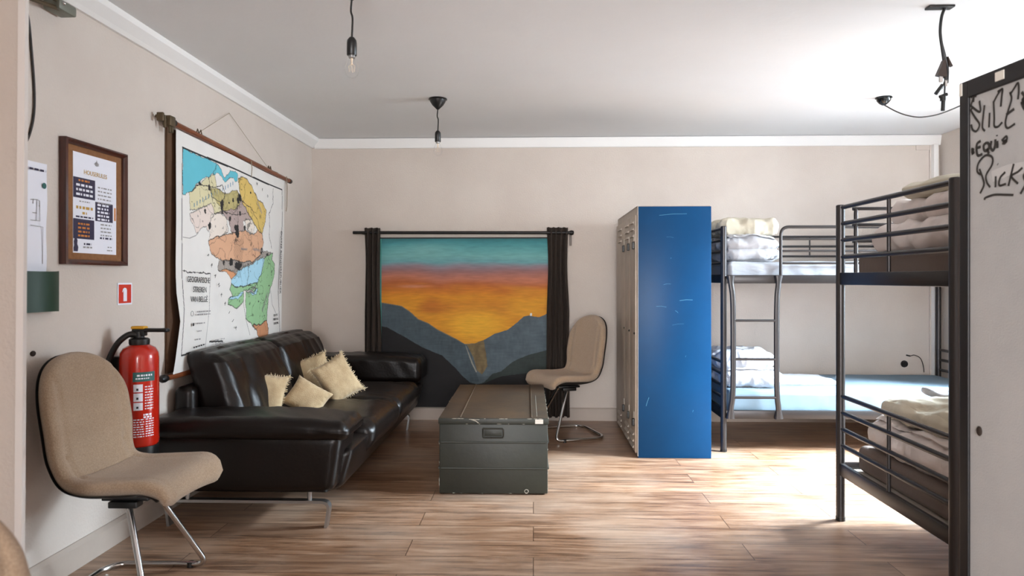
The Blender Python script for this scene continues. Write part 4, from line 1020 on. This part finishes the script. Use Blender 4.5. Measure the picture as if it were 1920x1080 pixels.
def wrapbars(zlist, a0, a1, h, seed, m=M_paper):
    bm = NB(); rd = random.Random(seed)
    for z in zlist:
        a = a0
        while a < a1:
            l = rd.uniform(3, 9)
            q = [bm.verts.new(((r+0.0012)*math.cos(R(t)), (r+0.0012)*math.sin(R(t)), zz_)) for t, zz_ in ((a, z), (min(a+l, a1), z), (min(a+l, a1), z+h), (a, z+h))]; bm.faces.new(q)
            a += l+rd.uniform(1.5, 3)
    exo('instruction_print', bm, m)
wrapbars([0.225+0.0125*i for i in range(9)], -44, -18, 0.005, 1)
wrapbars([0.100+0.011*i for i in range(8)], -76, -46, 0.0045, 2); wrapbars([0.100+0.011*i for i in range(8)], -42, -16, 0.0045, 3)
wrapbars([0.185, 0.196], -48, -24, 0.008, 5); wrapbars([0.376], -66, -22, 0.008, 6); wrapbars([0.363], -70, -30, 0.006, 7)

# ============================================================ METAL CHEST
ch = empty('steel_chest', (-0.235, 4.54, 0)); ch.rotation_euler = (0, 0, R(0.5)); tag(ch, 'worn olive green steel chest with brown lid used as a coffee table', 'chest')
cw, cd, hh = 0.312, 0.622, 0.405
bm = NB(); box(bm, -cw, cw, -cd, cd, 0.006, hh, 0.006)
for z in (0.300, 0.150):
    for (a, b_, n_) in (((-cw+0.012, -cd), (cw-0.012, -cd), (0,-1)), ((cw, -cd+0.012), (cw, cd-0.012), (1,0)), ((-cw, -cd+0.012), (-cw, cd-0.012), (-1,0))):
        tube(bm, [(a[0], a[1]+0.004*(n_[1] != 0), z), (b_[0], b_[1]+0.004*(n_[1] != 0), z)], 0.0075, 10)
body = obj('chest_body', bm, M_chest, ch)
bm = NB(); box(bm, -cw-0.005, cw+0.005, -cd-0.005, cd+0.005, hh, 0.438, 0.004); lid = obj('lid', bm, M_chest, ch)
bm = NB(); box(bm, -cw-0.002, cw+0.002, -cd+0.003, cd-0.003, 0.4365, 0.4405, 0.0015)
for x in (-cw*0.62, cw*0.70): tube(bm, [(x, -cd+0.01, 0.4395), (x, cd-0.01, 0.4395)], 0.006, 8)
obj('lid_panel', bm, M_chesttop, ch)
bm = NB()
tube(bm, round_path([(-0.060, -cd-0.012, 0.382), (0.058, -cd-0.012, 0.382), (0.058, -cd-0.014, 0.330), (-0.060, -cd-0.014, 0.330), (-0.060, -cd-0.012, 0.381)], 0.012, 4), 0.0042, 8)
hd = obj('drop_handle', bm, mat('dark_handle_steel', srgb(52,50,44), 0.4, metal=0.6), ch)
bm = NB(); box(bm, -0.052, 0.050, -cd-0.003, -cd+0.002, 0.336, 0.378, 0.002); obj('handle_plate', bm, M_chest, ch)
bm = NB(); box(bm, 0.240, 0.286, -cd-0.0065, -cd-0.0045, 0.409, 0.434); obj('paper_label', bm, M_label, ch, False)
bm = NB(); rnd = random.Random(11)
def chip(p, a, b_, ax):
    bmesh.ops.create_icosphere(bm, subdivisions=1, radius=1, matrix=Matrix.Translation(p) @ Matrix.Diagonal((a if ax == 'x' else b_, a if ax == 'y' else b_, a if ax == 'z' else b_, 1)))
for i in range(46):
    k = rnd.random()
    if k < 0.35: chip((cw+0.004, rnd.uniform(-cd, cd), 0.437), rnd.uniform(0.006, 0.02), 0.0022, 'y')
    elif k < 0.5: chip((-cw-0.004, rnd.uniform(-cd, cd), 0.437), rnd.uniform(0.006, 0.02), 0.0022, 'y')
    elif k < 0.72: chip((rnd.uniform(-cw, cw), -cd-0.004, rnd.choice((0.437, 0.407))), rnd.uniform(0.004, 0.018), 0.0018, 'x')
    elif k < 0.9: chip((rnd.choice((-cw, cw)), -cd, rnd.uniform(0.01, 0.40)), rnd.uniform(0.004, 0.016), 0.0018, 'z')
    else: chip((rnd.uniform(-cw, cw), -cd, 0.008), rnd.uniform(0.004, 0.012), 0.0018, 'x')
ribbon(bm, [(-0.13, -cd-0.0055, 0.434), (-0.10, -cd-0.0055, 0.424), (-0.085, -cd-0.0055, 0.412)], 0.005, (0,-1,0)); ribbon(bm, [(-0.14, -cd-0.0055, 0.434), (-0.08, -cd-0.0055, 0.432)], 0.003, (0,-1,0))
for y0 in np.arange(-cd+0.05, -cd+0.75, 0.045): ribbon(bm, [(cw*0.80, y0, 0.4415), (cw*0.80+0.002, y0+0.03, 0.4415)], 0.003, (0,0,1))
obj('paint_chip', bm, M_chip, ch, False)
bm = NB(); tube(bm, [(0.19+0.011*math.cos(a), -cd-0.004, 0.022+0.010*math.sin(a)) for a in np.linspace(0, 2*PI, 14)], 0.002, 6); obj('corner_ring', bm, M_chip, ch)

# ============================================================ LOCKERS
lk = empty('metal_locker', (0.975, 5.30, 0)); tag(lk, 'tall metal locker cabinet with bright blue side and grey doors facing left', 'locker')
x0, x1, y0, y1, zt = 0.722, 1.228, 4.752, 5.85, 1.745
bm = NB(); box(bm, x0+0.004, x1, y0, y1, 0.0, zt-0.003, 0.003)
obj('cabinet_body', bm, M_blue, lk, world=True)
bm = NB(); box(bm, x0+0.0, x0+0.006, y0+0.001, y1, 0.012, zt); box(bm, x0+0.0, x1-0.004, y0+0.012, y1, zt-0.004, zt+0.002)
obj('front_frame', bm, M_lock, lk, world=True, smooth=False)
bm = NB()
for p, q, w in (((0.90,1.20),(0.95,1.205),0.003), ((1.01,1.09),(1.10,1.095),0.006), ((0.85,1.05),(0.92,1.045),0.003), ((0.87,1.68),(1.06,1.69),0.004), ((0.78,0.36),(0.80,0.42),0.004), ((1.10,0.32),(1.105,0.335),0.004), ((0.96,0.92),(1.04,0.93),0.002), ((0.92,1.53),(0.97,1.525),0.002), ((0.95,1.38),(0.953,1.385),0.005), ((0.98,1.02),(1.0,1.005),0.004), ((1.05,0.70),(1.055,0.71),0.003)):
    ribbon(bm, [(p[0], y0-0.0008, p[1]), ((p[0]+q[0])/2, y0-0.0008, (p[1]+q[1])/2+0.004), (q[0], y0-0.0008, q[1])], w*0.45, (0,-1,0))
obj('surface_scratch', bm, M_scr, lk, False, world=True)
for da, db in ((4.772, 5.020), (5.028, 5.290), (5.300, 5.832)):
    bm = NB(); box(bm, x0-0.014, x0-0.001, da, db, 0.03, 1.685, 0.003)
    d = obj('door', bm, M_lock, lk, world=True)
    hy = da+0.045
    dc_ = da+(db-da)*0.55; hw = min(0.15, (db-da)*0.5)*0.62
    for zc in (1.640, 1.592, 1.545, 0.150, 0.105, 0.06):
        bm = NB(); prism(bm, [(x0-0.013, zc-0.010), (x0-0.026, zc-0.008), (x0-0.013, zc+0.012)], 'y', dc_-hw, dc_+hw)
        for v in bm.verts: v.co -= Vector(lk.location)
        obj('louvre', bm, M_lock, d)
    for zc in (1.475, 0.235):
        bm = NB(); rbox(bm, (x0-0.020, hy, zc), (0.010, 0.014, 0.026), 0.004, 6); bmesh.ops.translate(bm, vec=-Vector(lk.location), verts=bm.verts); obj('latch', bm, M_black, d)
        bm = NB(); box(bm, x0-0.0165, x0-0.0142, hy-0.008, hy+0.008, zc+0.030, zc+0.075); bmesh.ops.translate(bm, vec=-Vector(lk.location), verts=bm.verts); obj('number_tag', bm, M_label, d, False)
    bm = NB(); bmesh.ops.create_uvsphere(bm, u_segments=10, v_segments=6, radius=0.008, matrix=Matrix.Translation(Vector((x0-0.016, da+0.02, 0.86))-Vector(lk.location))); obj('rivet', bm, M_black, d)

# ============================================================ BUNK BEDS
def bunk(label, loc, L, group='grey metal bunk beds'):
    root = empty('bunk_bed', loc); tag(root, label, 'bunk bed', group)
    Wd = 0.955; HT = 1.62; r_ = 0.0215
    def P(name, bm, ang=40): return obj(name, bm, M_frame, root, angle=ang)
    for x in (0, L):
        for y in (0, Wd):
            bm = NB(); tube(bm, [(x, y, 0), (x, y, HT-0.004), (x, y, HT)], [r_, r_, r_-0.004], 20); p = P('post', bm)
            bm = NB(); tube(bm, [(x, y, 0), (x, y, 0.02)], r_+0.002, 16); obj('foot_cap', bm, M_black, p)
    # end panels
    for x in (0, L):
        for lo, rails in ((1.21, (1.605, 1.522, 1.438, 1.352)), (0.235, (0.640, 0.556, 0.472, 0.388))):
            bm = NB()
            for z in rails:
                tube(bm, [(x, 0.012, z), (x, 0.05, z), (x, Wd-0.05, z), (x, Wd-0.012, z)], [0.007, 0.0115, 0.0115, 0.007], 12)
            tube(bm, [(x, Wd*0.5, lo+0.05), (x, Wd*0.5, rails[0])], 0.0085, 10)
            P('end_rail', bm)
            bm = NB(); box(bm, x-0.012, x+0.012, 0.01, Wd-0.01, lo, lo+0.062, 0.004); P('end_beam', bm)
    for y in (0, Wd):
        for lo in (1.208, 0.238):
            bm = NB(); box(bm, 0.01, L-0.01, y-0.013, y+0.013, lo, lo+0.060, 0.005)
            b = P('side_beam', bm)
            for x in (0.075, 0.075+0.33, L*0.78):
                if lo < 1 and y == 0:
                    bm = NB(); tube(bm, [(x-0.03, y-0.018, lo+0.030), (x-0.03, y-0.010, lo+0.030)], 0.008, 10); obj('bolt', bm, M_chrome, b)
    # slatted bases
    for lo in (1.215, 0.245):
        bm = NB()
        n = 15
        for i in range(n):
            x = 0.08+(L-0.16)*i/(n-1); box(bm, x-0.028, x+0.028, 0.014, Wd-0.014, lo+0.012, lo+0.022)
        obj('slatted_base', bm, mat('pale_slats', srgb(206,196,182), 0.6), root, False)
    # guard rails of the upper bunk
    def guard(y, xa, xb, xmid):
        bm = NB(); tube(bm, round_path([(xa, y, 1.255), (xa, y, 1.612), (xb, y, 1.612), (xb, y, 1.255)], 0.06, 7), 0.0115, 12)
        for z in (1.525, 1.440, 1.352): tube(bm, [(xa, y, z), (xb, y, z)], 0.0085, 10)
        tube(bm, [(xmid, y, 1.36), (xmid, y, 1.525)], 0.006, 8)
        P('guard_rail', bm)
    guard(-0.004, 0.405, L-0.06, 1.0+0.35)
    bm = NB()
    for z in (1.600, 1.517, 1.433): tube(bm, [(0.06, Wd-0.006, z), (L-0.06, Wd-0.006, z)], 0.0095, 10)
    tube(bm, [(0.075, Wd-0.006, 1.26), (0.075, Wd-0.006, 1.600)], 0.010, 10); tube(bm, [(L-0.075, Wd-0.006, 1.26), (L-0.075, Wd-0.006, 1.600)], 0.010, 10)
    tube(bm, [(0.99, Wd-0.006, 1.43), (0.99, Wd-0.006, 1.60)], 0.0065, 8)
    P('guard_rail', bm)
    # ladder
    yl = -0.032
    for x, s in ((0.048, 1), (0.375, -1)):
        bm = NB(); pts = catmull([(x-0.006*s, yl+0.006, 1.262), (x-0.004*s, yl, 1.205), (x+0.006*s, yl-0.004, 1.12), (x+0.010*s, yl-0.004, 0.95), (x+0.010*s, yl-0.004, 0.55), (x+0.006*s, yl-0.004, 0.40), (x-0.004*s, yl, 0.32), (x-0.008*s, yl+0.006, 0.242)], 7)
        n = len(pts); rr = [0.020+0.012*max(0, 1-i/6)+0.012*max(0, 1-(n-1-i)/6) for i in range(n)]
        tube(bm, pts, rr, 14, flat=0.5); P('ladder_upright', bm, 60)
    for z in (0.943, 0.668, 0.395):
        bm = NB(); tube(bm, [(0.058, yl-0.004, z), (0.365, yl-0.004, z)], 0.0095, 10); P('ladder_rung', bm)
    return root
bunk('grey metal bunk bed against the back wall right of the blue locker', (1.366, 4.950, 0), 2.07)
bunk('dark metal bunk bed in the right foreground with its end panel facing us', (1.578, 2.605, 0), 1.885)

def mattress(label, x0, x1, y0, y1, z0, z1, m, seed=0, wrinkle=0.004):
    root = empty('mattress', ((x0+x1)/2, (y0+y1)/2, z0)); tag(root, label, 'mattress', 'mattresses on the bunk beds')
    hz = (z1-z0)/2
    def f(q, p):
        k = 0.0
        if abs(p[1]) > 0.9 or abs(p[0]) > 0.9:
            k = wrinkle*math.sin(q.x*36+q.z*26+4*noise.noise(q*3))*(0.4+noise.noise(Vector((q.x*2, q.y*2, seed))))
        return (q.x, q.y+k*(1 if p[1] > 0 else -1)*(abs(p[1]) > 0.9), q.z+wr((q.x, q.y, seed), 3, wrinkle*0.6, seed)*(p[2] > 0.9))
    bm = NB(); rbox(bm, (0, 0, hz), ((x1-x0)/2, (y1-y0)/2, hz), min(0.035, hz*0.6), 46, f); o = obj('fitted_sheet', bm, m, root)
    return root
mattress('upper mattress of the back-wall bunk under a wrinkled pale sheet', 1.405, 3.395, 4.972, 5.875, 1.238, 1.362, M_upsheet, 1, 0.012)
mattress('lower mattress of the back-wall bunk in a smooth pale blue-grey sheet', 1.405, 3.395, 4.972, 5.875, 0.268, 0.432, M_sheet, 2, 0.003)
mattress('upper mattress of the foreground bunk in a grey brown cover', 1.640, 3.42, 2.640, 3.520, 1.238, 1.365, M_matt, 3, 0.001)
mattress('lower mattress of the foreground bunk under the thick folded duvet', 1.640, 3.42, 2.640, 3.520, 0.268, 0.400, M_matt, 4, 0.002)

def bedding(name, label, cat, c, h, r_, m, seed, amp=0.012, folds=0, rz=0, tilt=0, taper=0.0, group=None, n=52, sag=0.0):
    """a soft folded heap of cloth"""
    root = empty(name, (c[0], c[1], c[2]-h[2]), rz); root.rotation_euler = (R(tilt), 0, rz); tag(root, label, cat, group)
    def f(q, p):
        e = max(abs(p[0]), abs(p[1]))
        x, y, z = q
        if p[2] > 0: z *= 1-taper*e**2.5
        a = wr((x, y, z*0.6), 4.5, amp, seed)+0.5*wr((x*1.3+y, y*1.2-x, z), 10, amp*0.6, seed+3)
        # long cloth pulls
        a += amp*0.8*(0.5-abs(noise.noise(Vector((x*9+seed, y*6, z*9)))+0.5*noise.noise(Vector((y*13, x*17, z*15+seed)))))-amp*0.2
        a += amp*0.55*math.sin(18*(x*0.6+y)+6*noise.noise(Vector((x*3, y*3, seed))))*(0.3+abs(noise.noise(Vector((x*2, y*2, seed+5)))))
        if folds:
            ph = (p[2]+1)/2*folds
            g = abs(((ph) % 1)-0.5)*2
            side = 1 if e > 0.93 else 0
            k = side*(g**3)*0.030
            x -= math.copysign(k, x)*(abs(p[0]) > 0.93); y -= math.copysign(k, y)*(abs(p[1]) > 0.93)
        d = Vector((p[0]*0.6, p[1]*0.6, p[2]))
        d = d.normalized() if d.length > 0 else Vector((0,0,1))
        v = Vector((x, y, z))+d*a*(0.35 if p[2] < -0.9 else 1)
        v.z -= sag*max(0, abs(p[0])-0.6)
        v.z = max(v.z, -h[2])
        return v
    bm = NB(); rbox(bm, (0, 0, h[2]), h, r_, n, f); obj('cotton_cover' if cat != 'pillow' else 'pillowcase', bm, m, root)
    return root
bedding('folded_duvet', 'thick white folded duvet at the left end of the upper back-wall bunk', 'duvet', (1.615, 5.40, 1.460), (0.200, 0.36, 0.098), 0.08, M_white, 3, 0.020, folds=2)
bedding('pillow', 'cream pillow on top of the folded duvet on the upper back-wall bunk', 'pillow', (1.605, 5.38, 1.632), (0.215, 0.25, 0.066), 0.060, M_cream, 9, 0.018, taper=0.45)
bedding('folded_duvet', 'crumpled white duvet bundle at the left end of the lower back-wall bunk', 'duvet', (1.625, 5.42, 0.495), (0.215, 0.33, 0.065), 0.06, M_white, 15, 0.024, folds=1)
bedding('pillow', 'white pillow on the crumpled duvet in the lower back-wall bunk', 'pillow', (1.605, 5.42, 0.622), (0.200, 0.24, 0.058), 0.055, M_white, 21, 0.026, taper=0.4)
bedding('folded_sheet', 'flat white folded sheet lying beside the duvet in the lower back-wall bunk', 'folded sheet', (2.08, 5.45, 0.448), (0.24, 0.20, 0.016), 0.014, M_white, 27, 0.005, taper=0.3)
bedding('folded_duvet', 'off-white duvet, lower fold, on the upper foreground bunk', 'duvet', (2.06, 3.07, 1.430), (0.36, 0.36, 0.066), 0.062, M_pinkc, 33, 0.018, rz=R(5))
bedding('folded_duvet', 'off-white duvet folded upon the other one on the upper foreground bunk', 'duvet', (2.08, 3.08, 1.556), (0.33, 0.33, 0.056), 0.052, M_pinkc, 39, 0.018, rz=R(-4))
bedding('pillow', 'cream pillow topping the bedding on the upper foreground bunk', 'pillow', (2.07, 3.08, 1.660), (0.32, 0.24, 0.050), 0.046, M_cream, 45, 0.008, taper=0.7, rz=R(6))
bedding('folded_duvet', 'thick off-white folded duvet in the lower foreground bunk behind the end rails', 'duvet', (1.99, 3.07, 0.478), (0.335, 0.38, 0.080), 0.075, M_pinkc, 51, 0.018, folds=1)
bedding('pillow', 'large cream pillow on the duvet in the lower foreground bunk', 'pillow', (2.02, 3.05, 0.625), (0.32, 0.34, 0.062), 0.058, M_cream, 57, 0.014, taper=0.55)
bedding('folded_sheet', 'small white folded sheet on the far edge of the lower foreground bunk pillow', 'folded sheet', (2.10, 3.30, 0.690), (0.20, 0.12, 0.014), 0.012, M_white, 63, 0.005, rz=R(-12))

# ============================================================ WHITEBOARD DOOR PANEL (right foreground)
wb = empty('graffiti_board', (1.439, 2.35, 0)); wb.rotation_euler = (0, 0, math.atan2(-0.99597, 0.08965)); tag(wb, 'tall grey board with black frame and marker writing at the right edge', 'board')
# local x runs from the far edge towards the camera, local y points away from the room
TOP = 1.899
bm = NB(); box(bm, 0.03, 1.12, 0.006, 0.030, 0.06, TOP-0.03); obj('board_surface', bm, M_board, wb, False)
bm = NB(); box(bm, 0, 0.040, -0.002, 0.034, 0.0, TOP, 0.003); box(bm, 1.10, 1.14, -0.002, 0.034, 0.0, TOP, 0.003); box(bm, 0.038, 1.102, -0.002, 0.034, TOP-0.058, TOP, 0.003); box(bm, 0.038, 1.102, -0.002, 0.034, 0.04, 0.10, 0.003)
obj('frame', bm, M_bframe, wb, False)
bm = NB()
for k, pts in enumerate(STROKES):
    P_ = catmull([(u, 0.0045, v) for u, v in pts], 5) if len(pts) > 2 else [Vector((u, 0.0045, v)) for u, v in pts]
    ribbon(bm, P_, 0.0095 if 12 <= k <= 20 else 0.0075, (0,-1,0))
obj('marker_writing', bm, M_marker, wb, False)
bm = NB(); ribbon(bm, [(0.135, 0.0052, 1.565), (0.20, 0.0052, 1.575), (0.30, 0.0052, 1.572)], 0.036, (0,-1,0)); obj('wiped_patch', bm, M_smudge, wb, False)
bm = NB(); box(bm, 0.160, 0.195, -0.0045, -0.0018, TOP-0.040, TOP-0.012); obj('white_sticker', bm, M_label, wb, False)
bm = NB(); box(bm, 0.002, 0.014, -0.0045, -0.0018, TOP-0.045, TOP-0.004); obj('corner_tape', bm, M_label, wb, False)
bm = NB(); bmesh.ops.create_uvsphere(bm, u_segments=14, v_segments=8, radius=1, matrix=Matrix.Translation((0.083, 0.004, 0.745)) @ Matrix.Diagonal((0.011, 0.006, 0.016, 1))); obj('finger_hole', bm, M_hole, wb)

# ============================================================ CEILING LIGHTS
def pendant(label, x, y, drop_z, seed=0):
    root = empty('pendant_bulb', (x, y, ZC)); tag(root, label, 'pendant light', 'bare bulb pendants')
    bm = NB(); lathe(bm, [(0, 0), (0.062, 0), (0.064, -0.006), (0.056, -0.010), (0.052, -0.022), (0.038, -0.045), (0.020, -0.062), (0.008, -0.074), (0, -0.076)], seg=32); obj('ceiling_rose', bm, M_black, root)
    bm = NB(); d = drop_z-ZC; tube(bm, catmull([(0,0,-0.07), (-0.004,0,-0.12), (0.003,0,d*0.6), (0,0,d+0.02)], 6), 0.0042, 8); obj('cord', bm, M_black, root)
    bm = NB(); lathe(bm, [(0, d+0.026), (0.010, d+0.024), (0.019, d+0.012), (0.0205, d), (0.0205, d-0.050), (0.019, d-0.052), (0, d-0.052)], seg=24); obj('lamp_holder', bm, M_black, root)
    g = d-0.052
    bm = NB(); lathe(bm, [(0.0135, g+0.004), (0.014, g-0.012), (0.020, g-0.026), (0.027, g-0.042), (0.0300, g-0.060), (0.027, g-0.077), (0.018, g-0.089), (0.008, g-0.094), (0, g-0.095)], seg=28); b = obj('glass_bulb', bm, M_glass, root)
    bm = NB(); lathe(bm, [(0, g), (0.0135, g), (0.0135, g-0.010), (0.0, g-0.011)], seg=16); obj('bulb_cap', bm, M_steel, b)
    bm = NB(); lathe(bm, [(0, g-0.01), (0.005, g-0.012), (0.003, g-0.03), (0.004, g-0.038), (0, g-0.04)], seg=10)
    for k in range(4): 
        a = k*PI/2; tube(bm, [(0.002*math.cos(a), 0.002*math.sin(a), g-0.034), (0.013*math.cos(a), 0.013*math.sin(a), g-0.045), (0.010*math.cos(a), 0.010*math.sin(a), g-0.068)], 0.0009, 5)
    obj('filament', bm, mat('pale_filament', srgb(226,206,180), 0.5), b)
    return root
pendant('bare bulb pendant hanging nearest the camera, its ceiling fixing above the frame', -0.758, 2.83, 2.225)
pendant('bare bulb pendant with black cone ceiling rose in front of the back cornice', -0.657, 4.68, 2.235)
sw = empty('swagged_cable', (2.392, 4.74, ZC)); tag(sw, 'black ceiling rose with a cable swagging right behind the board', 'ceiling cable')
bm = NB(); lathe(bm, [(0, 0), (0.052, 0), (0.054, -0.006), (0.047, -0.010), (0.043, -0.024), (0.028, -0.042), (0.010, -0.054), (0, -0.056)], seg=30); obj('ceiling_rose', bm, mat('black_gloss', srgb(20,22,22), 0.12), sw)
bm = NB(); tube(bm, catmull([(0.0, 0, -0.05), (0.08, 0, -0.095), (0.16, 0, -0.125), (0.25, 0, -0.137), (0.36, 0, -0.120), (0.47, 0, -0.080), (0.60, 0, -0.02), (0.62, 0, 0)], 7), 0.0045, 8); obj('cable', bm, M_brown, sw)
hc = empty('hanging_cable_bundle', (1.850, 3.165, ZC)); tag(hc, 'bundle of black ceiling cables with connectors hanging above the foreground bunk', 'cable bundle')
bm = NB(); box(bm, -0.058, 0.055, -0.022, 0.022, -0.010, 0.0, 0.002); obj('ceiling_plate', bm, M_black, hc)
bm = NB(); tube(bm, catmull([(0.020, 0, -0.008), (0.006, 0, -0.05), (0.0, 0, -0.12), (0.010, 0, -0.20), (0.022, 0, -0.29), (0.025, 0, -0.34)], 7), 0.0065, 10)
tube(bm, catmull([(0.024, 0.006, -0.008), (0.008, 0.008, -0.06), (0.005, 0.008, -0.13), (0.022, 0.006, -0.21), (0.036, 0.004, -0.28), (0.032, 0, -0.35)], 7), 0.005, 8)
tube(bm, [(0.022, 0, -0.34), (0.018, 0, -0.42)], 0.004, 8); tube(bm, [(0.020, 0, -0.34), (0.008, 0, -0.375)], 0.003, 8); obj('cable', bm, M_black, hc)
bm = NB(); prism(bm, [(0.012, -0.245), (0.020, -0.250), (0.024, -0.325), (-0.018, -0.315)], 'y', -0.012, 0.012); prism(bm, [(0.030, -0.23), (0.052, -0.275), (0.036, -0.272)], 'y', -0.01, 0.01); obj('junction_block', bm, mat('dark_brown_plastic', srgb(52,40,34), 0.5), hc)
bm = NB(); box(bm, -0.004, 0.010, -0.006, 0.006, -0.345, -0.318, 0.002); box(bm, 0.020, 0.030, -0.006, 0.006, -0.365, -0.335, 0.002); obj('wire_connector', bm, mat('pale_plastic', srgb(186,180,176), 0.5), hc)
bm = NB(); tube(bm, [(0.010, 0, -0.358), (-0.020, 0, -0.398)], 0.0085, 10); tube(bm, [(-0.002, 0, -0.412), (0.030, 0, -0.400)], 0.008, 10); tube(bm, [(0.015, 0, -0.41), (0.012, 0, -0.475)], 0.0085, 10); tube(bm, [(0.012, 0, -0.41), (0.012, 0, -0.43)], 0.012, 10); obj('cable_plug', bm, M_black, hc)

# ============================================================ SOCKET BY THE BACK BUNK
sk = empty('wall_socket', (3.199, 5.995, 0.507)); tag(sk, 'round black wall socket above the lower back-wall mattress', 'wall socket')
bm = NB(); lathe(bm, [(0, 0.014), (0.020, 0.014), (0.022, 0.010), (0.028, 0.010), (0.030, 0.004), (0.030, 0), (0, 0)], seg=24)
bmesh.ops.rotate(bm, cent=(0,0,0), matrix=Matrix.Rotation(PI/2, 3, 'X'), verts=bm.verts); obj('socket_face', bm, M_black, sk)
lc = empty('wall_lamp_cord', (3.235, 5.99, 0.575)); tag(lc, 'thin cord with small black plug on the wall right above the socket', 'cord')
bm = NB(); tube(bm, [(-0.02, 0, 0.008), (0.012, 0, 0.0)], 0.006, 8); obj('plug', bm, M_black, lc)
bm = NB(); tube(bm, catmull([(0.012, 0, 0.0), (0.05, 0, 0.008), (0.10, 0, -0.02), (0.125, 0, -0.09), (0.13, 0, -0.14)], 6), 0.0032, 8); obj('cord', bm, M_brown, lc)
